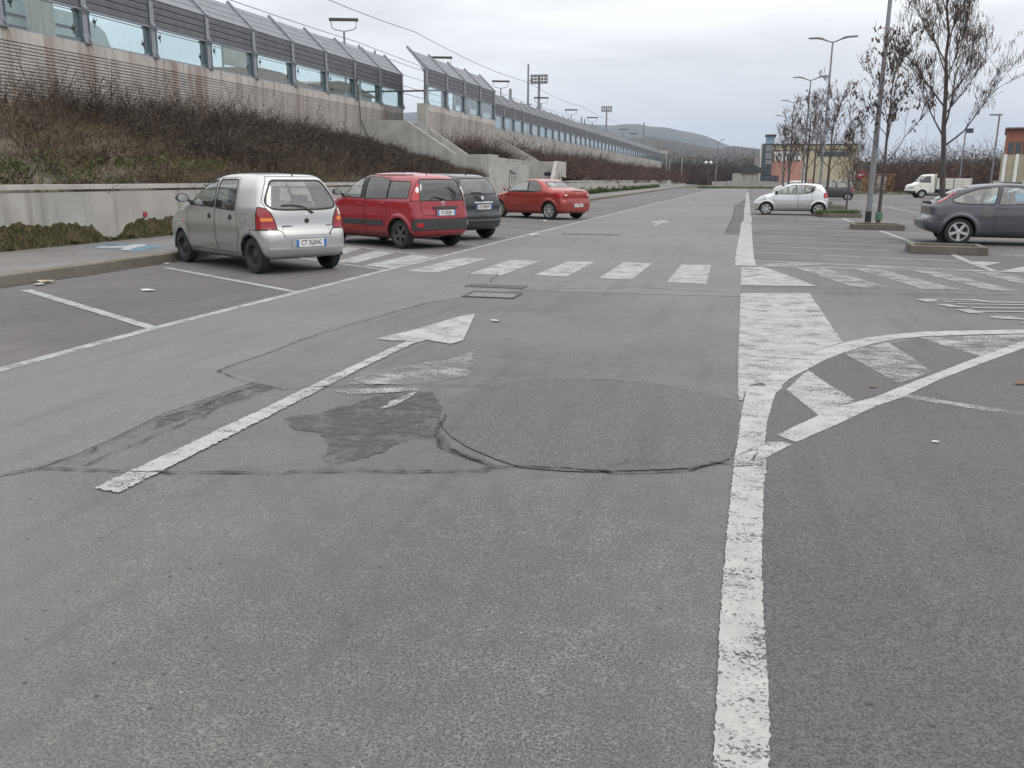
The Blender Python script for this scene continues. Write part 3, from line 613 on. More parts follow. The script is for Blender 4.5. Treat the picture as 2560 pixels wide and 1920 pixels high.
def scrub(pts, hts, pal, stems=22, leaves=30, w=.022, leaf=.06, spread=.5, lean=.45):
    pts = np.asarray(pts, float); hts = np.asarray(hts, float); n = len(pts); N = n * stems
    c = np.repeat(pts, stems, 0); h = np.repeat(hts, stems) * rng.uniform(.35, 1.1, N)
    ang = rng.uniform(0, 6.283, N); rad = np.sqrt(rng.uniform(0, 1, N)) * spread * np.repeat(hts, stems)
    p0 = c + np.stack([np.cos(ang) * rad, np.sin(ang) * rad, -.05 * h], 1)
    dr = np.stack([np.cos(ang) * lean + rng.normal(0, .28, N), np.sin(ang) * lean + rng.normal(0, .28, N), np.ones(N)], 1)
    p1 = p0 + dr * (h * .5)[:, None]; d2 = dr * np.array([1.6, 1.6, .85]) + rng.normal(0, .3, (N, 3)); p2 = p1 + d2 * (h * .5)[:, None]
    ww = w * rng.uniform(.5, 1.3, N)
    q = [ribbons(p0, p1, ww, ww * .7), ribbons(p1, p2, ww * .7, ww * .25)]
    cid = np.repeat(np.arange(n), stems); pid = rng.integers(0, 3, n); arr = np.array(pal)
    shade = rng.uniform(.65, 1.35, n)
    col = arr[pid][cid] * (shade[cid] * rng.uniform(.7, 1.3, N))[:, None]; C = [col, col]
    for k in range(2):                                            # side twigs
        t = rng.uniform(.2, 1, N)[:, None]; b = p1 + (p2 - p1) * t; e = b + (rng.normal(0, .5, (N, 3)) + np.array([0, 0, .45])) * (h * .28)[:, None]
        q.append(ribbons(b, e, ww * .5, ww * .2)); C.append(col * 1.05)
    if leaves:
        M_ = n * leaves; ci = np.repeat(np.arange(n), leaves); a2 = rng.uniform(0, 6.283, M_); r2 = np.sqrt(rng.uniform(0, 1, M_)) * (spread + .25) * hts[ci]
        b = pts[ci] + np.stack([np.cos(a2) * r2, np.sin(a2) * r2, rng.beta(1.3, 1.8, M_) * hts[ci] * .95], 1)
        dd = rng.normal(size=(M_, 3)); dd /= np.linalg.norm(dd, axis=1, keepdims=True); sz = leaf * rng.uniform(.5, 1.4, M_)
        q.append(ribbons(b, b + dd * sz[:, None], sz * .5, sz * .3)); C.append(arr[rng.integers(0, 3, M_)] * (shade[ci] * rng.uniform(.6, 1.3, M_))[:, None])
    Q = np.concatenate(q); return Q, np.concatenate(C)
def low(P_, h):
    return h * np.clip((54.5 - P_[:, 1]) / 14, .28, 1)
def scrub_obj(name, parts, label=None, kind='stuff', cat=None):
    Q = np.concatenate([p[0] for p in parts]); C = np.concatenate([p[1] for p in parts])
    me = np_mesh(name, Q.reshape(-1, 3), np.arange(len(Q) * 4).reshape(-1, 4), np.clip(C, 0, 1), K['twig'])
    o = newobj(name, me); tag(o, label, cat, kind=kind); return o
def on_slope(n, y0, y1, f0=0.0, f1=1.0):
    y = rng.uniform(y0, y1, n); f = rng.uniform(f0, f1, n)
    x0 = np.where((y > 45) & (y < 53), WX(45) - .35 - (y - 45) * .31, WX(y) - .35); x = x0 + (XB + .35 - x0) * f
    z = np.where((y > 45) & (y < 53), ZL + (y - 45) * .07, ZL) ; z = z + (ZB - z) * f
    return np.stack([x, y, z], 1)
pr = []
P_ = on_slope(800, 14, 53.3, 0, 1); pr.append(scrub(P_, rng.uniform(.25, .55, len(P_)), PAL['brown'], 26, 34, .02, .06, .9))
P_ = on_slope(120, 14, 34, 0, .75); pr.append(scrub(P_, rng.uniform(.2, .5, len(P_)), PAL['olive'], 26, 40, .018, .06, 1.0))
P_ = on_slope(300, 14, 40, 0, .85); pr.append(scrub(P_, rng.uniform(.3, .8, len(P_)), PAL['straw'], 22, 10, .014, .05, .6))
P_ = on_slope(14, 15, 24, 0, .3); pr.append(scrub(P_, rng.uniform(.25, .4, len(P_)), PAL['green'], 26, 60, .02, .07, .9))
scrub_obj('dry_grass', pr, 'brown and olive dry grass and weeds on the bank behind the low wall', cat='grass')
pr = []
P_ = on_slope(330, 25, 53.0, .25, .97); pr.append(scrub(P_, low(P_, rng.uniform(.7, 1.35, len(P_))), PAL['dark'], 30, 46, .024, .08, .55))
P_ = on_slope(150, 33, 53.2, .0, .6); pr.append(scrub(P_, low(P_, rng.uniform(.6, 1.1, len(P_))), PAL['dark'], 30, 46, .024, .08, .6))
P_ = on_slope(70, 22, 48.0, .8, .98); pr.append(scrub(P_, low(P_, rng.uniform(1.3, 2.1, len(P_))), PAL['dark'], 12, 8, .022, .06, .25, .25))
P_ = on_slope(60, 14, 36, .75, .98); pr.append(scrub(P_, low(P_, rng.uniform(.9, 1.7, len(P_))), PAL['brown'], 14, 10, .02, .06, .3, .25))
P_ = on_slope(110, 26, 53, .1, .9); pr.append(scrub(P_, low(P_, rng.uniform(.6, 1.0, len(P_))), PAL['brown'], 26, 40, .022, .08, .6))
scrub_obj('bramble', pr, 'dense dark leafless brambles on the bank below the nearest ribbed wall', cat='bush')
def rect_pts(n, x0, x1, y0, y1, zf): 
    x = rng.uniform(x0, x1, n); y = rng.uniform(y0, y1, n); return np.stack([x, y, zf(x, y)], 1)
zs = lambda x, y: ZL + (ZB - ZL) * np.clip((WX(y) - .3 - x) / (WX(y) - .3 - XB), 0, 1)
P_ = rect_pts(120, -19.8, -16.1, 56.6, 63.2, lambda x, y: 2.3 + (-15.85 - x) * .14); P2 = rect_pts(40, -20.3, -18.5, 56.6, 66, lambda x, y: 2.9 + 0 * x)
scrub_obj('bramble', [scrub(P_, rng.uniform(.6, 1.2, 120), PAL['dark'], 26, 40, .03, .09, .6), scrub(P2, rng.uniform(1.2, 2.0, 40), PAL['red'], 20, 30, .03, .08, .4, .3)], 'dark bush mass growing behind the front wall of the stairs', cat='bush')
P_ = rect_pts(520, -23.6, -14.2, 76.5, 150, zs); P2 = rect_pts(260, -23.3, -14.9, 150, 236, lambda x, y: zs(x, y) - .4); P3 = rect_pts(90, -24.2, -22.5, 74, 150, zs)
scrub_obj('bramble', [scrub(P_, rng.uniform(.7, 1.5, 520), PAL['red'], 20, 36, .045, .12, .7), scrub(P2, rng.uniform(1.3, 2.4, 260), PAL['red'], 14, 26, .07, .2, .7), scrub(P3, rng.uniform(1.3, 2.3, 90), PAL['dark'], 16, 20, .045, .12, .5)], 'reddish brown scrub on the far bank below the long barrier', cat='bush')
# moss and weeds at the foot of the low walls, grass verge at the far end
def foot(n, y0, y1, hmax):
    y = rng.uniform(y0, y1, n); z = rng.beta(1, 1.5, n) * (hmax * np.clip(.62 + .38 * np.sin(y * 1.3) + .25 * np.sin(y * 3.7 + 1), .12, 1.1)); return np.stack([WX(y) + .01 + rng.uniform(0, .04, n) + (hmax - z) * .10, y, .15 + z], 1)
def moss_mat(y0, y1, hmax, pal):
    ys = np.arange(y0, y1, .035); n = len(ys); rows = 9; V = []; rr_ = random.Random(9)
    big = [max(.04, 1.0 + .10 * math.sin(y * 1.1) + .07 * math.sin(y * 5.3 + 1) + .05 * math.sin(y * 13) + .04 * math.sin(y * 31) - .95 * max(0, 1 - abs(((y - 13.6) % 5.3) - 2.0) / .55) ** .8) for y in ys]
    for r_ in range(rows):
        f = r_ / (rows - 1)
        for i, y in enumerate(ys):
            h = hmax * big[i] + rr_.uniform(-.012, .012); V.append((WX(y) + .004 + (1 - f) ** 2 * .06 + (.014 * rr_.random() if r_ < rows - 1 else -.006), y + rr_.uniform(-.01, .01), .148 + h * f))
    F = np.array([(r_ * n + i, r_ * n + i + 1, (r_ + 1) * n + i + 1, (r_ + 1) * n + i) for r_ in range(rows - 1) for i in range(n - 1)])
    V = np.array(V); cen = V[F].mean(1); arr = np.array(pal); w_ = .5 + .5 * np.sin(cen[:, 1] * 2.3 + cen[:, 2] * 9) * np.sin(cen[:, 1] * 5.1); idx = np.clip((w_ * 3 + rng.normal(0, .7, len(F))).astype(int), 0, 2)
    return V[F], arr[idx] * rng.uniform(.6, 1.35, (len(F), 1))
mp3 = [(.055, .046, .024), (.042, .042, .016), (.075, .062, .038)]
P_ = foot(350, 8, 45, .12); P3 = foot(500, 69, 150, .5)
scrub_obj('moss', [moss_mat(7, 44.8, .42, mp3), scrub(P_, rng.uniform(.04, .09, len(P_)), PAL['moss'], 7, 5, .02, .03, .8, .8), scrub(P3, rng.uniform(.15, .3, len(P3)), PAL['green'], 8, 10, .06, .1, .8, .8)], 'olive moss and weeds covering the foot of the low walls', cat='moss')
# ------------------------------------------------------------------ trees
def bare_tree(name, base, H, r0, seed, first, spread, label, pods='pods', n1=12, group=None, detail=1.0, lean=(0, 0), fork=None):
    rd = random.Random(seed); t = empty(name, base, 0, label, 'tree', group)
    tr, br = MB(), MB(); tips = []; tw = []
    def path(p, d, L_, k, wob, up):
        pts = [p]
        for i in range(k):
            d = (d + Vector((rd.gauss(0, wob), rd.gauss(0, wob), rd.gauss(0, wob) + up))).normalized(); pts.append(pts[-1] + d * (L_ / k))
        return pts
    kk = 12; pts = [Vector((0, 0, -.05))]
    for i in range(kk):
        f = (i + 1) / kk; pts.append(Vector((lean[0] * f + rd.gauss(0, .03) * H * .12 * f, lean[1] * f + rd.gauss(0, .03) * H * .1 * f, H * .92 * f)))
    rads = [r0 * (1.25 if i == 0 else 1) * (1 - .86 * (i / kk) ** 1.1) for i in range(kk + 1)]
    tr.tube(pts, rads, 9)
    def at(f):
        x = f * kk; i = min(kk - 1, int(x)); return pts[i].lerp(pts[i + 1], x - i), rads[i]
    for j in range(n1):
        f = first / (H * .92) + (1 - first / (H * .92)) * (j + rd.random() * .6) / n1; f = min(.97, f); p, rr = at(f)
        az = j * 2.4 + rd.uniform(-.5, .5); el = rd.uniform(.5, .95) + f * .3
        d = Vector((math.cos(az) * math.cos(el), math.sin(az) * math.cos(el), math.sin(el))); L1 = spread * rd.uniform(.8, 1.2) * (1.15 - .55 * f)
        P1 = path(p, d, L1, 6, .10, .09); R1 = [max(.007, rr * .42 * (1 - .82 * i / 6)) for i in range(7)]; br.tube(P1, R1, 5)
        for m in range(int(6 * detail)):
            i = rd.randint(2, 6); q = P1[i]; d2 = ((P1[i] - P1[i - 1]).normalized() + Vector((rd.gauss(0, .5), rd.gauss(0, .5), rd.uniform(.0, .8)))).normalized(); L2 = L1 * rd.uniform(.28, .55)
            P2_ = path(q, d2, L2, 4, .12, .10); br.tube(P2_, [max(.005, R1[i] * .55 * (1 - .7 * k / 4)) for k in range(5)], 4, False); tips.append(P2_[-1])
            for k in range(int(5 * detail)):
                i2 = rd.randint(1, 4); d3 = ((P2_[i2] - P2_[i2 - 1]).normalized() + Vector((rd.gauss(0, .55), rd.gauss(0, .55), rd.uniform(-.1, .8)))).normalized(); e = P2_[i2] + d3 * L2 * rd.uniform(.3, .7)
                mid = P2_[i2].lerp(e, .5) + Vector((rd.gauss(0, .03), rd.gauss(0, .03), rd.gauss(0, .03))); tw.append((P2_[i2], mid)); tw.append((mid, e)); tips.append(e)
    tr.obj('trunk', K['bark'], t, True); br.obj('branches', K['bark'], t, True)
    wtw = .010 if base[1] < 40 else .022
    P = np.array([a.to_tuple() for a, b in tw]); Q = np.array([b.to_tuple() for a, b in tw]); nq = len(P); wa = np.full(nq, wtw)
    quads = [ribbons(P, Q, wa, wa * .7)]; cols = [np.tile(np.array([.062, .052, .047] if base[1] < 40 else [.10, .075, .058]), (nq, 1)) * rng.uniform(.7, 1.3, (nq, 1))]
    me = np_mesh('twigs', quads[0].reshape(-1, 3), np.arange(nq * 4).reshape(-1, 4), cols[0], K['twig']); tag(newobj('twigs', me, t), kind='stuff')
    T = np.array([a.to_tuple() for a in tips])
    if pods == 'pods':                                  # hanging ash keys in bunches
        T = T[rng.random(len(T)) < .16]; k = 9; b = np.repeat(T, k, 0) + rng.normal(0, .045, (len(T) * k, 3)); n = len(b)
        e = b + np.stack([rng.normal(0, .018, n), rng.normal(0, .018, n), -rng.uniform(.05, .15, n)], 1); wd_ = rng.uniform(.008, .016, n)
        C = np.array([[.12, .085, .068], [.085, .064, .055], [.15, .10, .075]])[rng.integers(0, 3, n)] * rng.uniform(.6, 1.2, (n, 1))
    else:                                               # withered leaves
        T = T[rng.random(len(T)) < pods]; k = 3; b = np.repeat(T, k, 0) + rng.normal(0, .05, (len(T) * k, 3)); n = len(b)
        e = b + np.stack([rng.normal(0, .05, n), rng.normal(0, .05, n), -rng.uniform(.06, .16, n)], 1); wd_ = rng.uniform(.025, .075, n)
        C = np.array([[.105, .07, .055], [.075, .055, .047], [.14, .09, .065]])[rng.integers(0, 3, n)] * rng.uniform(.6, 1.2, (n, 1))
    q = ribbons(b, e, wd_ * .7, wd_); me = np_mesh('seed_pods' if pods == 'pods' else 'leaves', q.reshape(-1, 3), np.arange(n * 4).reshape(-1, 4), C, K['twig'])
    o = newobj(me.name.split('.')[0], me, t); tag(o, kind='stuff')
    return t
K['bark'] = mat('bark', (.085, .072, .066), (.05, .042, .04), 14, .9, 0, .5, 40, False, (1, 1, .25))
T1 = G(2352, 606); T2 = G(2195, 560)
bare_tree('ash_tree', (T1[0], T1[1], .1), 7.0, .082, 11, 2.2, 1.75, 'tall ash tree hung with seed bunches in the planter beside the dark grey car', 'pods', 20, detail=2.0, lean=(-.55, .1))
bare_tree('leafy_tree', (T2[0], T2[1], .1), 5.5, .068, 5, 1.9, 1.9, 'smaller tree with withered brown leaves beside the nearest lamp post', .22, 14, detail=1.5)
MB().lathe([(.13, 0), (.12, .25), (.10, .28)], 10).obj('trunk_guard', plain('green_guard', (.05, .14, .08), .6), None, loc=(T2[0], T2[1], .14)); tag(bpy.data.objects['trunk_guard'], 'green plastic guard round the foot of the smaller tree', 'trunk guard')
for i, (px, py, Y, H, r, nm, lab) in enumerate(((2115, 531, 43.0, 3.4, .045, 'young_tree', 'spindly young tree in the grassy planter behind the silver hatchback'), (2064, 520, 51, 6.0, .09, 'bare_tree', 'bare tree rising behind the tail of the side-on silver hatchback'), (2010, 500, 60, 6.4, .09, 'bare_tree', 'bare spreading tree in front of the yellow building'), (1969, 490, 71, 5.8, .09, 'bare_tree', 'bare tree in front of the pink wall below the sign'), (1955, 487, 81, 5.4, .08, 'bare_tree', 'slim bare tree in front of the white board sign'), (2030, 490, 84, 8.2, .1, 'bare_tree', 'tallest bare tree standing before the flat-roofed building'), (2128, 490, 76, 5.5, .08, 'bare_tree', 'bare tree near the right corner of the yellow building'))):
    p = AY(px, py, Y)
    bare_tree(nm, (p.x, Y, 0), H, r, 20 + i, H * .3, 2.0 if i else .9, lab, .10 if i else .2, 16, 'bare trees along the planters', 1.3 if i else .6)
# ------------------------------------------------------------------ planters
def planter(c, w, d_, rz, label, grass=True):
    t = empty('planter', (c[0], c[1], 0), rz, label, 'planter'); h, k = .17, .13
    for nm, b in (('kerb', (-w / 2, w / 2, -d_ / 2, -d_ / 2 + k)), ('kerb', (-w / 2, w / 2, d_ / 2 - k, d_ / 2)), ('kerb', (-w / 2, -w / 2 + k, -d_ / 2 + k + .004, d_ / 2 - k - .004)), ('kerb', (w / 2 - k, w / 2, -d_ / 2 + k + .004, d_ / 2 - k - .004))):
        o = MB().box(b[0], b[1], b[2], b[3], .001, h).obj('kerb', K['kerb_dirty'], t)
        md = o.modifiers.new('bevel', 'BEVEL'); md.width = .012; md.segments = 2
    MB().box(-w / 2 + k, w / 2 - k, -d_ / 2 + k, d_ / 2 - k, .0, h - .05).obj('soil', K['dust'], t)
    return t
PA = G(2276, 634); PB = G(2470, 640)
def mid(a, b, off, rz): return ((a[0] + b[0]) / 2 - math.sin(rz) * off, (a[1] + b[1]) / 2 + math.cos(rz) * off)
rz1 = math.atan2(PB[1] - PA[1], PB[0] - PA[0])
planter(mid(PA, PB, .55, rz1), math.dist(PA, PB), 1.1, rz1, 'nearest kerbed planter at the foot of the tall ash tree')
PA = G(2130, 574); PB = G(2262, 577); rz2 = math.atan2(PB[1] - PA[1], PB[0] - PA[0])
planter(mid(PA, PB, .7, rz2), math.dist(PA, PB), 1.4, rz2, 'kerbed planter holding the smaller tree and the lamp post')
PA = G(2060, 544); PB = G(2155, 545); rz3 = math.atan2(PB[1] - PA[1], PB[0] - PA[0]); C3 = mid(PA, PB, .9, rz3)
planter(C3, math.dist(PA, PB), 1.8, rz3, 'grassy planter with a young tree behind the silver hatchback')
P_ = np.stack([C3[0] + rng.uniform(-.8, .8, 160), C3[1] + rng.uniform(-.7, .7, 160), np.full(160, .12)], 1)
scrub_obj('grass_tuft', [scrub(P_, rng.uniform(.08, .2, 160), PAL['green'], 14, 0, .02, .05, .6)], 'fresh green grass filling the planter behind the silver hatchback', cat='grass')
for i, Y in enumerate((50.5, 59.5, 70.5)):
    planter((4.2 + i * .1, Y), 2.0, 1.6, R(-10), ('kerbed planter under the bare tree by the silver hatchback tail', 'kerbed planter under the spreading bare tree farther up the row', 'farthest kerbed planter in the row')[i])
# ------------------------------------------------------------------ lamp posts
def lamp_post(b, H, label, r=.085):
    t = empty('lamp_post', (b[0], b[1], 0), R(-6), label, 'lamp post', 'double-headed lamp posts down the car park')
    MB().tube([(0, 0, 0), (0, 0, H * .35), (0, 0, H)], [r, r * .86, r * .55], 12).obj('pole', K['steel'], t, True)
    MB().tube([(0, 0, .0), (0, 0, .42)], [r + .006, r + .005], 12).obj('base_sleeve', K['black'], t, True)
    for s in (-1, 1):
        a = MB().tube([(0, 0, H - .04), (s * .25, 0, H + .03), (s * .55, 0, H + .16)], [.035, .04, .045], 8).obj('arm', K['lampgrey'], t, True)
        MB().prism([(s * .45, H + .08), (s * .62, H + .14), (s * .9, H + .19), (s * 1.35, H + .20), (s * 1.37, H + .26), (s * .9, H + .27), (s * .55, H + .22)], -.13, .13, 'y').obj('lamp_head', K['lampgrey'], t)
    return t
L1_ = G(2169, 558)
lamp_post(L1_, 9.2, 'nearest lamp post with a black base sleeve in the planter', .105)
for (x, y), lab in (((2082, 104), 'second lamp post rising above the bare trees'), ((2027, 200), 'third lamp post above the bare trees'), ((1985, 256), 'fourth lamp post behind the building sign trees'), ((1966, 293), 'most distant of the double-headed lamp posts in the row')):
    p = AX(x, y, 4.3); lamp_post((4.3, p.y), p.z, lab)
def globe_lamp():
    p = AY(1768, 462, 163); t = empty('globe_lamp', (p.x, 163, 0), 0, 'small lamp with two white globes at the far end of the road', 'lamp post')
    MB().tube([(0, 0, 0), (0, 0, 4.2)], .07, 8).obj('pole', K['dark'], t)
    for s in (-1, 1):
        MB().tube([(0, 0, 3.9), (s * .3, 0, 3.9), (s * .42, 0, 4.1)], .04, 6).obj('arm', K['dark'], t)
        MB().lathe([(.02, -.3), (.2, -.22), (.3, 0), (.2, .22), (.02, .3)], 12, (s * .42, 0, 4.4)).obj('globe', K['white'], t, True)
globe_lamp()
p = AY(1795, 356, 190); t = empty('lamp_post', (p.x, 190, 0), 0, 'thin far lamp post with two arms in a wide V against the hills', 'lamp post')
MB().tube([(0, 0, 0), (0, 0, p.z)], .1, 6).obj('pole', K['lampgrey'], t)
for s in (-1, 1): MB().tube([(0, 0, p.z - .2), (s * .7, 0, p.z + .5), (s * 1.4, 0, p.z + .7)], .07, 5).obj('arm', K['lampgrey'], t)
p = AY(2414, 330, 100); t = empty('flood_lamp_post', (p.x, 100, 0), 0, 'slim pole with one small square floodlight seen behind the ash tree', 'lamp post')
MB().tube([(0, 0, 0), (0, 0, p.z)], .07, 6).obj('pole', K['lampgrey'], t); MB().box(.0, .7, -.1, .1, p.z - .1, p.z + .35).obj('floodlight', K['dark'], t)
p = AY(2553, 300, 96); t = empty('lamp_post', (p.x, 104, 0), 0, 'lamp post with one flat head above the brick building roof', 'lamp post')
MB().tube([(0, 0, 0), (0, 0, p.z + 1)], .09, 6).obj('pole', K['lampgrey'], t); MB().box(-.9, .25, -.15, .15, p.z + .95, p.z + 1.1).obj('lamp_head', K['lampgrey'], t)
# ------------------------------------------------------------------ railway behind the barrier
XP = -30.0
for i, (x, y) in enumerate(((859, 52), (1103, 146), (1252, 205), (1353, 246), (1428, 276), (1481, 295), (1558, 324), (1584, 335))):
    p = AX(x, y, XP); t = empty('platform_lamp', (XP, p.y, 5.05), R(18), ('nearest platform lamp with a long flat fixture above the barrier', 'platform lamp half hidden behind the short barrier stretch', 'platform lamp left of the tall catenary mast', 'platform lamp below the floodlight tower', 'fifth platform lamp along the barrier', 'sixth platform lamp along the barrier', 'faint far platform lamp before the blue hills', 'farthest platform lamp low over the barrier')[i], 'platform lamp', 'platform lamps behind the barrier')
    h = p.z - 5.05
    MB().tube([(0, 0, 0), (0, 0, h - .75)], .075, 8).obj('pole', K['lampgrey'], t)
    MB().tube([(-.95, 0, h - .02), (-.92, 0, h - .45), (-.7, 0, h - .62), (0, 0, h - .74), (.7, 0, h - .62), (.92, 0, h - .45), (.95, 0, h - .02)], .035, 6).obj('bracket', K['lampgrey'], t)
    MB().box(-1.08, 1.08, -.11, .11, h - .02, h + .18).obj('fixture', K['dark'], t)
def mast(x, ytop, ybot, X, r, label, arms=()):
    p = AX(x, ytop, X); t = empty('catenary_mast', (X, p.y, 5.05), 0, label, 'mast')
    MB().tube([(0, 0, 0), (0, 0, p.z - 5.05)], [r, r * .7], 8).obj('pole', K['steel'], t)
    for (a, b, zz) in arms: MB().tube([(a, 0, p.z - 5.05 + zz), (b, 0, p.z - 5.05 + zz)], .06, 6).obj('arm', K['steel'], t)
    return p
m1 = mast(1321, 160, 264, XP - 2, .2, 'tall catenary mast rising above the short barrier stretch', ((-9, .6, -5.6), (-.2, 1.0, -6.2), (-.1, .7, -2.3)))
m2 = mast(1610, 306, 360, XP - 2, .3, 'distant catenary mast with a signal box on it before the hills', ((-4, 2, -6), (-7, 0, -6.6)))
mast(1276, 222, 250, XP - 6, .3, 'short thick post top behind the barrier'); mast(1454, 292, 310, XP - 4, .2, 'left of two thin post tops over the far barrier'); mast(1462, 297, 315, XP - 4, .2, 'right of two thin post tops over the far barrier'); mast(897, 112, 126, XP - 3, .12, 'left post stub peeping over the nearest barrier'); mast(937, 126, 140, XP - 3, .14, 'right post stub peeping over the nearest barrier')
def flood(x, ytop, w, rows, Y, label):
    p = AY(x, ytop, Y); t = empty('floodlight_tower', (p.x, Y, 3), 0, label, 'floodlight'); h = p.z - 3; k = w * Y / FPX * 1.03
    MB().tube([(0, 0, 0), (0, 0, h)], [.45, .25], 8).obj('pole', K['steel'], t)
    fr = MB(); hh = k * .48
    for (a, b) in (((-k / 2, h), (k / 2, h)), ((-k / 2, h - hh), (k / 2, h - hh)), ((-k / 2, h), (-k / 2, h - hh)), ((k / 2, h), (k / 2, h - hh))): fr.tube([(a[0], 0, a[1]), (b[0], 0, b[1])], .09, 4)
    fr.obj('frame', K['steel'], t)
    lm = MB().prism([(-.26, -.22), (.26, -.22), (.30, .2), (-.30, .2)], -.3, .1, 'y').mesh('lamp', K['lampgrey'])
    for r_ in range(rows):
        for c_ in range(5): newobj('lamp', lm, t, (-k / 2 + (c_ + .5) * k / 5, -.2, h - (r_ + .5) * hh / rows), (R(12), 0, 0))
flood(1348, 187, 40, 3, 190, 'nearer floodlight tower with three rows of lamps'); flood(1517, 266, 24, 3, 330, 'farther floodlight tower with a cluster of lamps')
K['wire'] = plain('wire', (.10, .10, .105), .6)
def wire(X, px, py, y0, y1, label, sag=.25, r=.028, span=45):
    p = AX(px, py, X); n = 40; pts = []
    for i in range(n + 1):
        y = y0 + (y1 - y0) * i / n; f = ((y - m1.y) / span) % 1; pts.append((X, y, p.z - sag * 4 * f * (1 - f)))
    o = MB().tube(pts, r, 4).obj('overhead_wire', K['wire']); tag(o, label, 'wire', 'overhead railway wires')
wire(XP - 2, 1100, 107, 40, 330, 'topmost overhead wire crossing the sky to the catenary mast', .5)
wire(XP - 8, 800, 72, 40, 330, 'upper of the two close wires over the nearest barrier', .2); wire(XP - 8.4, 800, 86, 40, 330, 'lower of the two close wires over the nearest barrier', .2)
wire(XP - 6, 1040, 222, 40, 300, 'overhead wire seen low in the barrier gap', .1); wire(XP - 10, 1040, 195, 40, 300, 'overhead wire seen midway up the barrier gap', .1); wire(XP - 7, 200, 28, 20, 200, 'overhead wire seen through the nearest panes', .1)
bp = AX(1040, 227, XP); tag(MB().tube([(XP - 14, bp.y, bp.z), (XP + 4, bp.y, bp.z)], .09, 6).obj('cross_beam', K['dark']), 'thin dark steel beam spanning the gap between the barriers', 'beam')
# station hall with rounded end and the roofs seen through the panes
XS = -36.0
a0 = AX(-60, -14, XS); a1 = AX(190, 48, XS); a2 = AX(250, 68, XS); a3 = AX(264, 84, XS); a4 = AX(277, 118, XS)
K['hall'] = mat('station_hall', (.42, .45, .45), (.34, .37, .37), 2, .6)
t = empty('station_hall', (0, 0, 0), 0, 'pale ribbed station hall with a rounded end seen through the leftmost panes', 'building')
MB().prism([(14, 5.1), (14, a1.z + .3), (a1.y, a1.z + .3), (a2.y - 1, a1.z + .1), (a2.y, a2.z), (a3.y, a3.z), (a4.y, a4.z), (a4.y + .6, 5.1)], XS - 6, XS, 'x').obj('hall_wall', K['hall'], t)
for k in range(8): MB().box(XS, XS + .06, 14, a2.y - 1 - k * .05, a2.z - .4 - k * .55, a2.z - .32 - k * .55).obj('rib', K['slat'], t)
pc = AX(120, 40, XS + 2); tag(MB().box(XS + 1.2, XS + 1.9, pc.y - .55, pc.y + .55, 5.1, 12.5).obj('station_column', K['low_wall']), 'square pale column in front of the ribbed station hall', 'column')
def gable_house(x, y0, y1, zt, label):
    t = empty('house', (x, y0, 5.05), 0, label, 'house'); L_ = y1 - y0; h = zt - 5.05
    MB().box(-6, 0, 0, L_, 0, h - 1.1).obj('wall', K['low_wall'], t); MB().prism([(-.8, h - 1.1), (L_ + .8, h - 1.1), (L_ * .62, h), (L_ * .38, h)], -6.6, .6, 'x').obj('roof', K['rooft'], t)
K['rooft'] = mat('roof_tiles', (.22, .16, .12), (.15, .11, .085), 2, .9)
q = AX(650, 172, -52), AX(560, 182, -52), AX(740, 205, -52); gable_house(-52, q[1].y - 3, q[2].y + 4, q[0].z, 'house with a brown tiled roof seen through the middle panes')
q = AX(790, 191, -52), AX(755, 205, -52), AX(850, 215, -52); gable_house(-52, q[1].y + 2, q[2].y + 10, q[0].z, 'second brown roofed house seen through the panes near the stairs')
p = AX(590, 125, -33); t = empty('station_sign', (-33, p.y, 5.05), 0, 'grey flat station sign board seen through a pane', 'sign'); MB().tube([(0, -1.6, 0), (0, -1.6, p.z - 5.0)], .07, 6).obj('post', K['steel'], t); MB().box(-.06, .06, -1.6, 1.9, p.z - 6.1, p.z - 5.0).obj('board', K['low_wall'], t)
# ------------------------------------------------------------------ buildings
K['cream'] = mat('cream_render', (.46, .42, .30), (.39, .355, .26), 1.5, .9); K['pink'] = mat('pink_render', (.46, .24, .19), (.40, .21, .165), 1.5, .9)
K['bglass'] = glass('window_dark', (.12, .16, .2), .12); K['tower_glass'] = mat('tower_glass', (.045, .06, .085), (.03, .04, .055), 2, .15, .0, spec=.8)
K['brick'] = mat('brick_face', (.30, .125, .085), (.24, .10, .07), 6, .9); K['skyglass'] = mat('blue_glass', (.18, .30, .42), (.14, .25, .36), 1, .12, spec=.8)
YB = 190.0
def pb(a, b): return AY(1860 + a * .1537, 260 + b * .1537, YB)
def zb(b): return pb(900, b).z
def xb(a): return pb(a, 900).x
t = empty('flat_roofed_building', (0, YB, 0), 0, 'flat-roofed pink and yellow building with a dark glazed stair tower and a sign', 'building')
def blk(nm, x0, x1, z0, z1, m, d0=0.0, d1=12.0): return MB().box(xb(x0), xb(x1), d0, d1, z0, z1).obj(nm, m, t)
blk('pink_wall', 440, 948, 0, zb(730), K['pink']); blk('yellow_wall', 950, 1835, 0, zb(735), K['cream'], .05)
blk('fascia', 440, 1840, zb(728), zb(668), K['cream'], -.25); blk('roof_edge', 435, 1850, zb(667), zb(652), K['dark'], -.4); blk('gutter', 438, 900, zb(745), zb(729), K['white'], -.3, -.02)
blk('stair_tower', 285, 452, 0, zb(645), K['tower_glass'], -1.2, 6); blk('tower_fin', 262, 283, 0, zb(648), K['white'], -1.0, 5); blk('tower_top', 335, 468, zb(644), zb(525), K['skyglass'], -.9, 4); blk('tower_cap', 322, 492, zb(524), zb(497), K['dark'], -1.3, 4.4)
blk('side_wing', 180, 260, 0, zb(860), K['low_wall'], .5, 9)
for z_ in (660, 780, 905, 1030, 1150): blk('transom', 340, 452, zb(z_ + 8), zb(z_), K['black'], -1.26, -1.205)
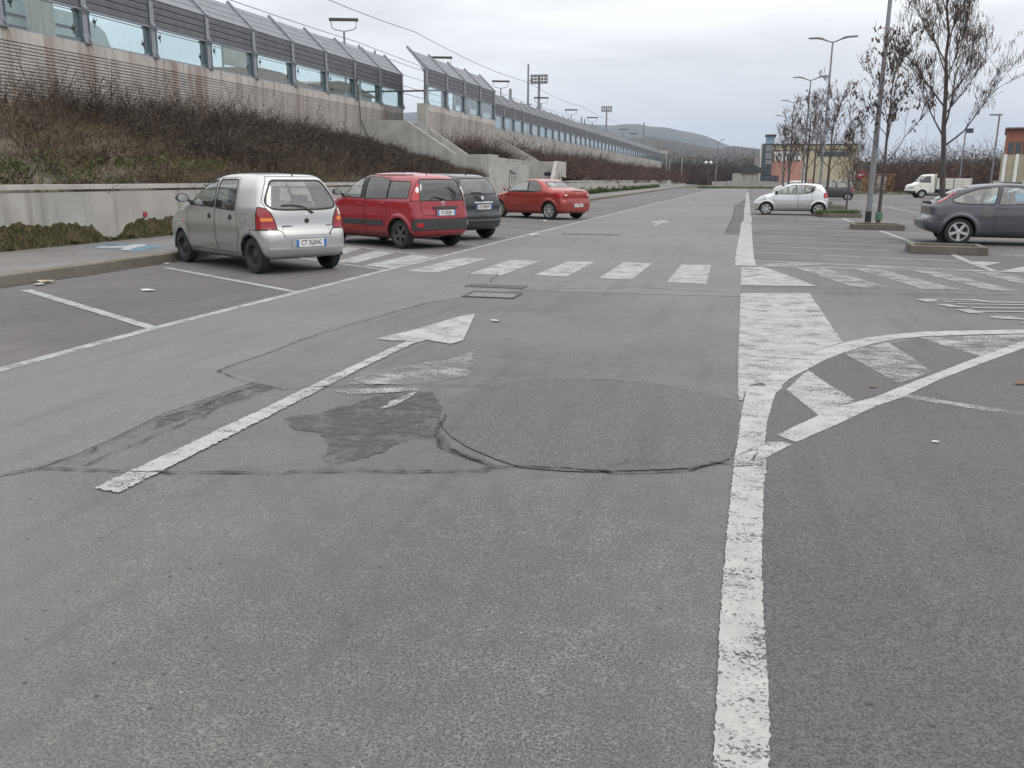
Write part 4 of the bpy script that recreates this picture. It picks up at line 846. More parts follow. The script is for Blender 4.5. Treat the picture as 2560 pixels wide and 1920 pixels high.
for a, b, c, d_ in ((345, 450, 790, 900), (345, 450, 665, 775), (345, 450, 915, 980)): blk('window', a, b, zb(d_), zb(c), K['steel'], -1.24, -1.207)
blk('window_band', 1180, 1715, zb(848), zb(772), K['tower_glass'], -.06, -.002)
for k in range(4): blk('window', 445 + k * 36, 475 + k * 36, zb(1270), zb(1165), K['tower_glass'], -.05, -.002)
blk('door', 1075, 1140, 0, zb(1220), K['pink'], -.06, -.001)
board = blk('sign_board', 466, 930, zb(930), zb(770), K['white'], -.12, -.01)
def text_mesh(s, size, mat_, name):
    cu = bpy.data.curves.new(name, 'FONT'); cu.body = s; cu.size = size; cu.extrude = .004; cu.align_x = 'CENTER'; cu.align_y = 'CENTER'
    o = bpy.data.objects.new(name, cu); COL.objects.link(o); bpy.context.view_layer.update()
    dg = bpy.context.evaluated_depsgraph_get(); me = bpy.data.meshes.new_from_object(o.evaluated_get(dg)); bpy.data.objects.remove(o); bpy.data.curves.remove(cu)
    me.materials.clear(); me.materials.append(mat_); me.name = name; return me
tm = text_mesh('taottac', 2.6, K['black'], 'sign_lettering'); o = newobj('sign_lettering', tm, board, (xb(640), -.14, zb(852)), (R(90), 0, 0), (.92, 1.15, 1))
t = empty('brick_building', (AY(2503, 400, 104).x, 104.0, 0), -math.atan2(AY(2503, 400, 104).x, 104.0), 'brick and cream building with three dark windows at the right edge', 'building')
YR = 104.0
def pr_(a, b): return AY(2360 + a * .1688, 240 + b * .1688, YR)
def blk2(nm, a0, a1, z0, z1, m, d0=0.0, d1=14.0): return MB().box(pr_(a0, 900).x - pr_(850, 900).x, pr_(a1, 900).x - pr_(850, 900).x, d0, d1, z0, z1).obj(nm, m, t)
zr = lambda b: pr_(1000, b).z
blk2('lower_wall', 850, 2400, 0, zr(860), K['cream'], .1); blk2('brick_wall', 875, 2400, zr(858), zr(490), K['brick']); blk2('roof', 850, 2450, zr(488), zr(468), K['lampgrey'], -.5, 14.5)
for k in range(9): blk2('window', 925 + k * 108, 1000 + k * 108, zr(850), zr(682), K['tower_glass'], -.05, -.002)
for k in range(7): blk2('column', 880 + k * 170, 930 + k * 170, 0, zr(862), K['white'], -.3, .05)
t = empty('garden_wall', (0, 0, 0), 0, 'low grey wall with pale piers in front of the brick building', 'wall')
q0, q1 = AY(2485, 452, 96), AY(2760, 452, 96); MB().box(q0.x + .7, q1.x, 96, 96.25, 0, 1.45).obj('panel', K['slat'], t); MB().box(q0.x, q0.x + .7, 95.9, 96.4, 0, 1.55).obj('pier', K['cap'], t); q2 = AY(2556, 452, 96); MB().box(q2.x, q2.x + .6, 95.9, 95.995, 0, 1.6).obj('pier', K['cap'], t)
# yellow shed and no-entry sign
K['shed'] = mat('ochre_paint', (.38, .22, .085), (.30, .17, .07), 1.2, .85)
YS_ = G(2200, 479)[1]; ps = lambda a, b: AY(2120 + a * .1989, 300 + b * .1989, YS_)
s0, s1 = ps(190, 800).x, ps(585, 800).x; zt = ps(400, 690).z
t = empty('shed', (0, 0, 0), 0, 'ochre yellow shed with two white doors and graffiti behind the trees', 'shed')
MB().box(s0, s1, YS_, YS_ + 3, 0, zt).obj('wall', K['shed'], t); MB().box(s0 - .15, s1 + .15, YS_ - .15, YS_ + 3.1, zt + .002, zt + .12).obj('roof', K['pink'], t)
d0, dm, d1 = ps(352, 800).x, ps(412, 800).x, ps(470, 800).x
for a, b in ((d0, dm - .03), (dm + .03, d1)): MB().box(a, b, YS_ - .06, YS_ - .002, .02, ps(400, 712).z).obj('door', K['white'], t)
for pts in (((480, 780), (545, 760), (540, 820), (480, 830)), ((490, 850), (560, 835), (555, 870)), ((500, 790), (500, 870))):
    Q = [ps(*q) for q in pts]; m = MB()
    for a, b in zip(Q, Q[1:]): m.tube([(a.x, YS_ - .012, a.z), (b.x, YS_ - .012, b.z)], .03, 4)
    m.obj('graffiti', K['spray'], t)
p = ps(158, 690); t = empty('no_entry_sign', (p.x, YS_ - 1, 0), 0, 'round red no entry sign with a white bar left of the shed', 'sign')
MB().tube([(0, 0, 0), (0, 0, p.z - .3)], .04, 6).obj('pole', K['steel'], t); K['redsign'] = plain('sign_red', (.45, .03, .03), .5); MB().lathe([(.001, -.03), (.55, -.03), (.55, 0), (.001, 0)], 24, (0, 0, p.z), 'y').obj('disc', K['redsign'], t); MB().box(-.4, .4, -.038, -.031, p.z - .09, p.z + .09).obj('bar', K['white'], t)
# far boundary: low wall, verge, sheds
t = empty('boundary_wall', (0, 0, 0), 0, 'low weathered wall across the far end of the car park', 'wall')
for k in range(13): MB().box(-6 + k * 2.6, -6 + k * 2.6 + 2.57, 160, 160.2, 0, 1.15 + .12 * (k % 2)).obj('panel', K['low_wall'] if k % 3 else K['plain_wall'], t)
b0 = AY(1860, 440, 163); t = empty('gate_house', (b0.x - 2, 163, 0), 0, 'small pale stone block with a dark canopy at the far end of the road', 'building'); MB().box(0, 4.2, 0, 3, 0, 2.6).obj('wall', K['low_wall'], t); MB().prism([(1.4, 2.61), (5.6, 2.61), (5.2, 3.4), (3.4, 4.1), (2.0, 3.5)], -.3, 3.3, 'y').obj('canopy', K['dark'], t)
FK = G(2240, 487)[1]
P_ = rect_pts(1700, -8, 40, 154.5, 159.5, lambda x, y: 0 * x); P2 = rect_pts(400, 9, 40, FK + .5, FK + 18, lambda x, y: 0 * x)
scrub_obj('verge_grass', [scrub(P_, rng.uniform(.15, .4, len(P_)), PAL['green'], 10, 0, .06, .1, .8), scrub(P2, rng.uniform(.15, .35, len(P2)), PAL['green'], 10, 0, .05, .1, .8)], 'green grass verge along the far end of the car park', cat='grass')
K['kerb_far'] = K['kerb']; tag(MB().box(-4, 40, 153.8, 154.1, 0, .14).obj('far_kerb', K['kerb']), kind='structure')
tag(MB().box(9.5, 50, FK, FK + .25, 0, .14).obj('far_kerb', K['kerb']), kind='structure')
# woods beyond
def wood(name, n, x0, x1, y0, y1, h0, h1, pal, label, w=.12, leaf=.3, st=16, lv=40):
    P_ = rect_pts(n, x0, x1, y0, y1, lambda x, y: 0 * x); return scrub_obj(name, [scrub(P_, rng.uniform(h0, h1, n), PAL[pal], st, lv, w, leaf, .45)], label, cat='thicket')
wood('thicket', 150, 17, 60, 126, 150, 3.5, 6.5, 'red', 'reddish brown leafless thicket behind the shed and the white truck', .07, .25, 26, 60)
wood('thicket', 70, 20, 66, 140, 165, 5, 8, 'dark', 'dark leafless trees massed behind the thicket on the right', .08, .3, 26, 60)
wood('thicket', 160, -27, 4, 262, 320, 5, 10, 'dark', 'grey brown leafless wood beyond the far end of the road', .12, .4, 22, 60)
wood('thicket', 60, -26, -9, 238, 262, 3, 6, 'red', 'reddish scrub at the end of the far low wall', .1, .35, 20, 50)
wood('thicket', 200, 2, 120, 212, 340, 6, 11, 'dark', 'leafless wood behind the flat-roofed building', .12, .45, 20, 60)
# pale slender poles near the end of the barrier
for i, (x, y0, y1) in enumerate(((1667, 386, 420), (1674, 402, 426), (1706, 390, 437), (1791, 416, 453))):
    p = AY(x, y0, 236); tag(MB().tube([(p.x, 236, 0), (p.x, 236, p.z)], .14, 6).obj('slender_pole', K['low_wall']), ('pale pole nearest the end of the long wall', 'short pale pole second from the wall end', 'tall pale pole before the wood at the road end', 'thin pale pole right of the globe lamp')[i], 'pole', 'poles at the end of the railway wall')
# ------------------------------------------------------------------ hills
K['forest'] = mat('hill_forest', (.035, .04, .03), (.06, .055, .042), .012, .95, 0, 0, None, True, (1, 1, 1), .4, .6, det=8)
K['forest2'] = mat('near_hill_forest', (.026, .027, .024), (.046, .041, .034), .03, .95, det=8)
def hill(name, ridge, Y, depth, m, amp):
    xs = np.linspace(ridge[0][0], ridge[-1][0], 150); ys = np.interp(xs, [r[0] for r in ridge], [r[1] for r in ridge]); V = []; nr = 14
    for j in range(nr):
        f = j / (nr - 1)
        for i, (x, y) in enumerate(zip(xs, ys)):
            t = AY(x, y, Y); s = math.sin(min(1, f / .72) * math.pi / 2) if f < .72 else math.cos((f - .72) / .28 * 1.2)
            n_ = amp * (math.sin(i * .55 + j) + math.sin(i * .23 - j * .7) + .7 * math.sin(i * 1.7 + j * 2.1)) * (.25 if .65 < f < .8 else 1) * min(1, f * 3)
            V.append((t.x * (1 - .45 * (1 - f)), Y - depth * (1 - f / .72), -6 + (t.z + 6) * max(s, 0) + n_ * .5 + random.uniform(-1, 1) * amp * .22))
    F = [(j * 150 + i, j * 150 + i + 1, (j + 1) * 150 + i + 1, (j + 1) * 150 + i) for j in range(nr - 1) for i in range(149)]
    me = bpy.data.meshes.new(name); me.from_pydata(V, [], F); me.materials.append(m); me.shade_smooth(); return tag(newobj(name, me), kind='structure')
hill('mountain', [(-1500, 350), (200, 330), (700, 310), (900, 288), (1040, 281), (1200, 296), (1480, 319), (1543, 317), (1600, 326), (1650, 326), (1690, 336), (1750, 345), (1800, 362), (1830, 374), (1880, 388), (2000, 402), (2200, 412), (2430, 404), (2560, 402), (3000, 400), (4200, 425)], 3600, 1500, K['forest'], 7)
hill('near_hill', [(-1500, 400), (900, 385), (1400, 362), (1600, 352), (1660, 358), (1720, 368), (1780, 377), (1830, 371), (1880, 376), (1950, 379), (2100, 398), (2300, 414), (2560, 420), (3000, 418), (4200, 430)], 1300, 700, K['forest2'], 2.2)
for i, (x, y, w) in enumerate(((1640, 372, 2.0), (1720, 395, 1.0), (1862, 410, 1.4), (1850, 405, .7))):
    p = AY(x, y, 700 + i * 20); t = empty('hillside_house', (p.x, 700 + i * 20, p.z - 6), 0, ('long pale house on the wooded hillside near the barrier end', 'tiny pale house on the wooded hill', 'pale house on the hillside left of the stair tower', 'smallest pale house on the hillside')[i], 'house', 'far houses on the hill')
    MB().box(0, w * 4.5, 0, 6, 2.5, 5.6).obj('wall', K['cap'], t); MB().prism([(-.5, 5.6), (w * 4.5 + .5, 5.6), (w * 3.2, 6.7), (w * 1.2, 6.7)], -.5, 6.5, 'y').obj('roof', K['rooft'], t)
# ------------------------------------------------------------------ air
def haze():
    m = bpy.data.materials.new('haze'); m.use_nodes = True; t = m.node_tree; t.nodes.clear(); o = t.nodes.new('ShaderNodeOutputMaterial'); v = t.nodes.new('ShaderNodeVolumePrincipled')
    v.inputs['Color'].default_value = (.66, .79, 1.0, 1); v.inputs['Density'].default_value = HAZE; v.inputs['Anisotropy'].default_value = .1; t.links.new(v.outputs[0], o.inputs['Volume'])
    tag(MB().box(-7500, 7500, -900, 7600, -25, 420).obj('haze', m), kind='stuff')
HAZE = .00014
haze()
# ------------------------------------------------------------------ cars
# local frame: x forward, y to the car's left, z up, origin on the ground midway between the axles
K['carglass'] = glass('car_glass', (.80, .86, .84), .10, .02, .04); K['carglass_dark'] = glass('car_glass_dark', (.10, .11, .115), .07, .02, .03)
K['seal'] = plain('window_seal', (.012, .012, .013), .6); K['trim'] = plain('bumper_plastic', (.04, .04, .042), .65); K['cabin'] = plain('cabin_dark', (.03, .031, .034), .85)
K['seat'] = plain('seat_cloth', (.10, .105, .115), .95); K['plate'] = plain('plate_white', (.68, .68, .66), .5); K['plateblue'] = plain('plate_blue', (.03, .16, .45), .5); K['plateink'] = plain('plate_ink', (.015, .015, .02), .6)
K['redlamp'] = plain('lamp_red', (.42, .012, .018), .12, coat=.6); K['redlamp2'] = plain('lamp_deep_red', (.26, .008, .016), .12, coat=.6); K['amber'] = plain('lamp_amber', (.75, .20, .015), .12, coat=.6); K['clearlamp'] = plain('lamp_clear', (.66, .64, .63), .1, coat=.6); K['chrome'] = plain('chrome', (.75, .75, .77), .15, .9)
K['alloy'] = plain('alloy_silver', (.52, .53, .55), .35, .55); K['alloy_dark'] = plain('alloy_dark', (.10, .10, .105), .45, .3); K['steelrim'] = plain('black_steel_rim', (.028, .028, .03), .55); K['lampin'] = plain('headlamp', (.45, .47, .5), .1, .3, coat=1)
def spline(pts, n=10):
    """closed centripetal Catmull-Rom through pts"""
    P = np.array(pts, float); m = len(P); o = []
    for i in range(m):
        p = [P[(i + k - 1) % m] for k in range(4)]; tk = [0]
        for k in range(3): tk.append(tk[-1] + max(1e-4, np.linalg.norm(p[k + 1] - p[k])) ** .5)
        for t in np.linspace(tk[1], tk[2], n, endpoint=False):
            A = [(tk[k + 1] - t) / (tk[k + 1] - tk[k]) * p[k] + (t - tk[k]) / (tk[k + 1] - tk[k]) * p[k + 1] for k in range(3)]
            B = [(tk[k + 2] - t) / (tk[k + 2] - tk[k]) * A[k] + (t - tk[k]) / (tk[k + 2] - tk[k]) * A[k + 1] for k in range(2)]
            o.append((tk[2] - t) / (tk[2] - tk[1]) * B[0] + (t - tk[1]) / (tk[2] - tk[1]) * B[1])
    return np.array(o)
def pip(x, y, poly):
    x = np.asarray(x); y = np.asarray(y); ins = np.zeros(x.shape, bool); n = len(poly)
    for i in range(n):
        x0, y0 = poly[i]; x1, y1 = poly[(i + 1) % n]
        if y0 == y1: continue
        c = ((y0 > y) != (y1 > y)) & (x < (x1 - x0) * (y - y0) / (y1 - y0) + x0); ins ^= c
    return ins
class Body:
    def __init__(s, prof, w0, wz, tf=.22, tr=.10, bow=.10, crown=.05, k=.13, arches=(), ar=.34, flare=.012, wb=2.4):
        s.poly = spline(prof, 8); s.w0 = w0; s.wz = np.array(wz); s.tf, s.tr, s.bow, s.crown, s.k = tf, tr, bow, crown, k
        s.xr, s.xf = s.poly[:, 0].min(), s.poly[:, 0].max(); s.zb, s.zt = s.poly[:, 1].min(), s.poly[:, 1].max(); s.arches = arches; s.ar = ar; s.flare = flare; s.wb = wb
        s.gx = np.arange(s.xr - .5, s.xf + .5, .016); s.gz = np.arange(s.zb - .4, s.zt + .5, .016)
        X, Z = np.meshgrid(s.gx, s.gz, indexing='ij'); d = np.full(X.shape, 9.0)
        for i in range(len(s.poly)):
            a = s.poly[i]; b = s.poly[(i + 1) % len(s.poly)]; e = b - a; L2 = e @ e
            t = np.clip(((X - a[0]) * e[0] + (Z - a[1]) * e[1]) / (L2 + 1e-12), 0, 1); d = np.minimum(d, np.hypot(X - a[0] - t * e[0], Z - a[1] - t * e[1]))
        d[pip(X, Z, s.poly)] *= -1
        for _ in range(2): d[1:-1, 1:-1] = (d[1:-1, 1:-1] * 4 + d[:-2, 1:-1] + d[2:, 1:-1] + d[1:-1, :-2] + d[1:-1, 2:]) / 8
        s.d = d
        zz = np.linspace(s.wz[0, 0], s.wz[-1, 0], 240); ww = np.interp(zz, s.wz[:, 0], s.wz[:, 1]); kk = np.ones(13) / 13
        s.tz = zz; s.tw = np.convolve(np.pad(ww, 6, 'edge'), kk, 'valid')
    def sd2(s, x, z):
        u = np.clip((x - s.gx[0]) / .016, 0, len(s.gx) - 2.001); v = np.clip((z - s.gz[0]) / .016, 0, len(s.gz) - 2.001); i = u.astype(int); j = v.astype(int); u = u - i; v = v - j
        return s.d[i, j] * (1 - u) * (1 - v) + s.d[i + 1, j] * u * (1 - v) + s.d[i, j + 1] * (1 - u) * v + s.d[i + 1, j + 1] * u * v
    def half(s, x, z):
        xc = (s.xr + s.xf) / 2; h = (s.xf - s.xr) / 2; t = (x - xc) / h
        P = 1 - s.tf * np.clip(t, 0, None) ** 3.2 - s.tr * np.clip(-t, 0, None) ** 3.2
        w = s.w0 * np.interp(z, s.tz, s.tw) * P
        for cx, cz in s.arches:
            r = np.hypot(x - cx, z - cz); w = w + s.flare * np.exp(-((r - s.ar - .03) / .045) ** 2) * (z > .1)
        return w
    def f(s, p):
        x, y, z = p[..., 0], p[..., 1], p[..., 2]; ay = np.abs(y)
        xe = x + s.bow * y * y * np.clip(x / .9, -1, 1); ze = z + s.crown * y * y * np.clip((z - .75) / .3, 0, 1)
        a = s.sd2(xe, ze); b = (ay - s.half(x, z)) * .95
        h = np.clip(s.k - np.abs(a - b), 0, None) / s.k; return np.maximum(a, b) + h * h * s.k / 4
    def normal(s, p):
        e = .012; g = np.zeros(p.shape)
        for i in range(3):
            q = p.copy(); q[..., i] += e; r = p.copy(); r[..., i] -= e; g[..., i] = s.f(q) - s.f(r)
        return g / (np.linalg.norm(g, axis=-1, keepdims=True) + 1e-9)
    def root(s, A, B):
        lo = np.zeros(len(A)); hi = np.ones(len(A))
        for _ in range(26):
            m = (lo + hi) / 2; v = s.f(A + (B - A) * m[:, None]) < 0; lo = np.where(v, m, lo); hi = np.where(v, hi, m)
        return A + (B - A) * hi[:, None]
    def mesh(s, step=.03):
        lo = np.array([s.xr - .06, -s.w0 - .06, s.zb - .03]); hi = np.array([s.xf + .06, s.w0 + .06, s.zt + .06]); c = np.array([(s.xr + s.xf) / 2, 0, .58]); sc = np.array([.74, .45, .12])
        nx, ny, nz = int((hi[0] - lo[0]) / step), int((hi[1] - lo[1]) / step), int((hi[2] - lo[2]) / step); bm = bmesh.new(); ax = [np.linspace(lo[i], hi[i], n + 1) for i, n in enumerate((nx, ny, nz))]
        for a, b, cst in ((0, 2, (1, lo[1])), (0, 2, (1, hi[1])), (1, 2, (0, lo[0])), (1, 2, (0, hi[0])), (0, 1, (2, hi[2])), (0, 1, (2, lo[2]))):
            U, V = np.meshgrid(ax[a], ax[b], indexing='ij'); B = np.zeros(U.shape + (3,)); B[..., a] = U; B[..., b] = V; B[..., cst[0]] = cst[1]; B = B.reshape(-1, 3)
            P = s.root(c + (B - c) * sc, B); vs_ = [bm.verts.new(q) for q in P]; n2 = len(ax[b])
            for i in range(len(ax[a]) - 1):
                for j in range(n2 - 1): bm.faces.new((vs_[i * n2 + j], vs_[(i + 1) * n2 + j], vs_[(i + 1) * n2 + j + 1], vs_[i * n2 + j + 1]))
        bmesh.ops.remove_doubles(bm, verts=bm.verts, dist=1e-4); bmesh.ops.recalc_face_normals(bm, faces=bm.faces); return bm
    def hit(s, axis, u, v, side):
        """a point of the surface: axis 'x' (u=y, v=z, side -1 rear), axis 'y' (u=x, v=z)"""
        if axis == 'x': A = np.array([[0., u, v]]); A[0, 0] = (s.xr if side < 0 else s.xf) * .45; B = np.array([[(s.xr - .3) if side < 0 else s.xf + .3, u, v]])
        else: A = np.array([[u, .0, v]]); B = np.array([[u, side * (s.w0 + .3), v]])
        P = s.root(A, B)[0]; return Vector(P), Vector(s.normal(P[None])[0])
def cut(bm, axis, poly, cond, marg=.0036):
    ia, ib = {'y': (0, 2), 'x': (1, 2), 'z': (0, 1)}[axis]; poly = [tuple(p) for p in poly]
    lo = [min(p[i] for p in poly) - .07 for i in (0, 1)]; hi = [max(p[i] for p in poly) + .07 for i in (0, 1)]; cand = []
    for f in bm.faces:
        c = f.calc_center_median()
        if lo[0] < c[ia] < hi[0] and lo[1] < c[ib] < hi[1] and cond(c, f.normal): cand.append(f)
    if not cand: return None
    def grab(src, faces, dst):
        mp_ = {}
        for f in faces:
            vs_ = []
            for v in f.verts:
                if v not in mp_: mp_[v] = dst.verts.new(v.co)
                vs_.append(mp_[v])
            try: dst.faces.new(vs_)
            except ValueError: pass
        dst.normal_update()
    sm = bmesh.new(); grab(bm, cand, sm); bmesh.ops.delete(bm, geom=cand, context='FACES'); cand = list(sm.faces)
    n = len(poly)
    cen = {f: f.calc_center_median() for f in cand}; mg = marg
    for i in range(n):
        a, b = poly[i], poly[(i + 1) % n]; d0, d1 = b[0] - a[0], b[1] - a[1]; no = [0, 0, 0]; no[ia] = d1; no[ib] = -d0; co = [0, 0, 0]; co[ia] = a[0]; co[ib] = a[1]; L2 = d0 * d0 + d1 * d1
        if L2 < 1e-10: continue
        near = []
        for f, c in cen.items():
            u, v = c[ia] - a[0], c[ib] - a[1]; t = (u * d0 + v * d1) / L2; t = 0 if t < 0 else 1 if t > 1 else t; u -= t * d0; v -= t * d1
            if u * u + v * v < mg: near.append(f)
        if not near: continue
        g = set(near)
        for f in near: g.update(f.edges); g.update(f.verts); del cen[f]
        r = bmesh.ops.bisect_plane(sm, geom=list(g), dist=1e-5, plane_co=co, plane_no=no)
        for x in r['geom']:
            if isinstance(x, bmesh.types.BMFace): cen[x] = x.calc_center_median()
    cand = list(cen)
    cs = np.array([f.calc_center_median() for f in cand]); ins = pip(cs[:, ia], cs[:, ib], poly)
    nb = bmesh.new(); grab(sm, [f for f, k in zip(cand, ins) if k], nb)
    n0 = len(bm.verts); grab(sm, [f for f, k in zip(cand, ins) if not k], bm); sm.free()
    return nb
def shell_obj(body, bm, name, m, parent, off=0.0, flip=False):
    bm.normal_update(); V = np.array([v.co for v in bm.verts]); N = body.normal(V)
    if off:
        for v, n_ in zip(bm.verts, N): v.co = v.co + Vector(n_) * off
    bm.verts.index_update(); bm.verts.ensure_lookup_table()
    for f in bm.faces:
        f.normal_update(); n_ = N[f.verts[0].index]; d_ = f.normal.dot(Vector(n_))
        if (d_ < 0) != flip: f.normal_flip()
        f.smooth = True
    me = bpy.data.meshes.new(name); bm.to_mesh(me); me.materials.append(m)
    try: me.normals_split_custom_set_from_vertices([tuple(-n_ if flip else n_) for n_ in N])
    except Exception: pass
    return newobj(name, me, parent)
def seam(body, bm, w, lift, name, m, parent):
    E_ = [e for e in bm.edges if len(e.link_faces) == 1]
    if not E_: return
    A = np.array([e.verts[0].co for e in E_]); B = np.array([e.verts[1].co for e in E_]); NA, NB = body.normal(A), body.normal(B); T = B - A; T /= np.linalg.norm(T, axis=1, keepdims=True) + 1e-9
    SA, SB = np.cross(NA, T) * w / 2, np.cross(NB, T) * w / 2; e = T * w * .3; A = A + NA * lift; B = B + NB * lift
    V = np.stack([A - SA - e, A + SA - e, B + SB + e, B - SB + e], 1).reshape(-1, 3); me = bpy.data.meshes.new(name); me.from_pydata(V.tolist(), [], [(4 * i, 4 * i + 1, 4 * i + 2, 4 * i + 3) for i in range(len(E_))]); me.materials.append(m)
    o = newobj(name, me, parent); tag(o, kind='stuff'); return o
def rounded(poly, r=.03, n=3):
    o = []; m = len(poly)
    for i in range(m):
        p = Vector(poly[i]); a = Vector(poly[i - 1]); b = Vector(poly[(i + 1) % m]); da = (a - p); db = (b - p); rr = min(r, da.length * .45, db.length * .45); s_, e_ = p + da.normalized() * rr, p + db.normalized() * rr
        for k in range(n + 1): t = k / n; o.append(tuple(s_ * (1 - t) ** 2 + p * 2 * t * (1 - t) + e_ * t * t))
    return o
def wheel(parent, x, y, r, wdt, style, rimr, name='wheel'):
    s = 1 if y > 0 else -1; t = empty(name, (x, y, r)); t.parent = parent
    h = wdt / 2; MB().lathe([(rimr, -h * .9), (r * .86, -h), (r * .965, -h * .82), (r, -h * .45), (r, h * .45), (r * .965, h * .82), (r * .86, h), (rimr, h * .9), (rimr, -h * .9)], 36, axis='y').obj('tyre', K['rubber'], t, True)
    rm = {'steel': K['steelrim'], 'alloy': K['alloy'], 'dark': K['alloy_dark'], 'cap': K['alloy']}[style[0]]; n = style[1]; o = s * h * .55
    MB().lathe([(rimr + .004, s * h * .92), (rimr - .012, s * h * .94), (rimr - .022, s * h * .7), (rimr - .03, o * .2), (rimr - .04, -s * h * .7)], 36, axis='y').obj('rim', rm, t, True)
    MB().lathe([(rimr - .03, -s * h * .1), (.001, -s * h * .1)], 24, axis='y').obj('brake_disc', K['steelrim'] if style[0] != 'steel' else rm, t)
    if style[0] == 'steel':
        d = MB().lathe([(rimr - .02, s * h * .35), (rimr * .78, s * h * .15), (rimr * .62, s * h * .30), (rimr * .34, s * h * .38), (rimr * .26, s * h * .55), (.001, s * h * .55)], 30, axis='y'); d.obj('disc', rm, t, True)
        for k in range(8): a = k * math.pi / 4; MB().lathe([(.026, s * h * .25), (.02, s * h * .36), (.001, s * h * .36)], 10, (math.cos(a) * rimr * .66, 0, math.sin(a) * rimr * .66), 'y').obj('hole', K['black'], t)
    else:
        hubr = rimr * .2; MB().lathe([(hubr, s * h * .3), (hubr, s * h * .72), (hubr * .6, s * h * .8), (.001, s * h * .8)], 18, axis='y').obj('hub', rm, t, True)
        wa, wb_ = (.18, .13) if n <= 5 else (.12, .10)
        if style[0] == 'cap': wa, wb_ = .20, .15
        sp = MB(); y0, y1 = sorted((s * h * .35, s * h * .74)); rt = rimr - .016
        sp.prism([(hubr * .8, -rimr * wb_), (rt, -rimr * wa), (rt, rimr * wa), (hubr * .8, rimr * wb_)], y0, y1, 'y'); me = sp.mesh('spoke', rm)
        for k in range(n): newobj('spoke', me, t, rot=(0, k * 2 * math.pi / n + .3, 0))
    return t
def plate_obj(body, parent, txt, z, y=0.0, recess=None, x=None, tilt=0):
    p, n_ = body.hit('x', y, z, -1); x = p.x if x is None else x
    t = empty('number_plate', (x - .012, y, z), 0); t.parent = parent; t.rotation_euler = (0, R(tilt), 0)
    MB().box(-.006, .004, -.26, .26, -.055, .055).obj('plate_base', K['plate'], t)
    for sgn in (-1, 1): MB().box(-.0075, -.0063, min(sgn * .212, sgn * .258), max(sgn * .212, sgn * .258), -.053, .053).obj('plate_band', K['plateblue'], t)
    me = text_mesh(txt, .105, K['plateink'], 'plate_text'); newobj('plate_text', me, t, (-.0095, .0, 0), (R(90), 0, R(-90)), (.74, 1.0, .3))
    return t
def seats(parent, xf, w, zr, m, rear=True, steer=True):
    t = empty('cabin', (0, 0, 0)); t.parent = parent
    def seat(x, y, wd_, hh, nm):
        s = MB(); s.prism([(x - .02, .38), (x + .48, .42), (x + .50, .52), (x + .02, .52), (x - .16, zr - .42 + .18), (x - .26, zr - .40 + .16), (x - .14, .45)], y - wd_, y + wd_, 'y'); s.obj(nm, m, t, True)
    for sgn in (-1, 1):
        seat(xf, sgn * w * .48, .23, .6, 'seat'); hx = xf - .22; MB().prism([(hx - .03, zr - .24), (hx + .06, zr - .24), (hx + .02, zr - .06), (hx - .07, zr - .06)], sgn * w * .48 - .13, sgn * w * .48 + .13, 'y').obj('headrest', m, t, True)
    if rear:
        seat(xf - .85, 0, w * .82, .5, 'rear_seat')
        for sgn in (-1, 1): MB().prism([(xf - 1.13, zr - .30), (xf - 1.04, zr - .30), (xf - 1.08, zr - .14), (xf - 1.16, zr - .14)], sgn * w * .45 - .12, sgn * w * .45 + .12, 'y').obj('headrest', m, t, True)
    MB().prism([(xf + .72, .45), (xf + .62, .78), (xf + .72, .88), (xf + 1.1, .90), (xf + 1.1, .45)], -w * .9, w * .9, 'y').obj('dashboard', K['cabin'], t)
    if steer:
        ring = []
        for k in range(17): a = k * math.pi / 8; ring.append((xf + .52 - math.sin(a) * .06, w * .48 + math.cos(a) * .18, .86 + math.sin(a) * .17))
        MB().tube(ring, .018, 6, False).obj('steering_wheel', K['black'], t)
    MB().box(xf - 1.3, xf + 1.0, -w * .9, w * .9, .24, .36).obj('floor', K['cabin'], t)
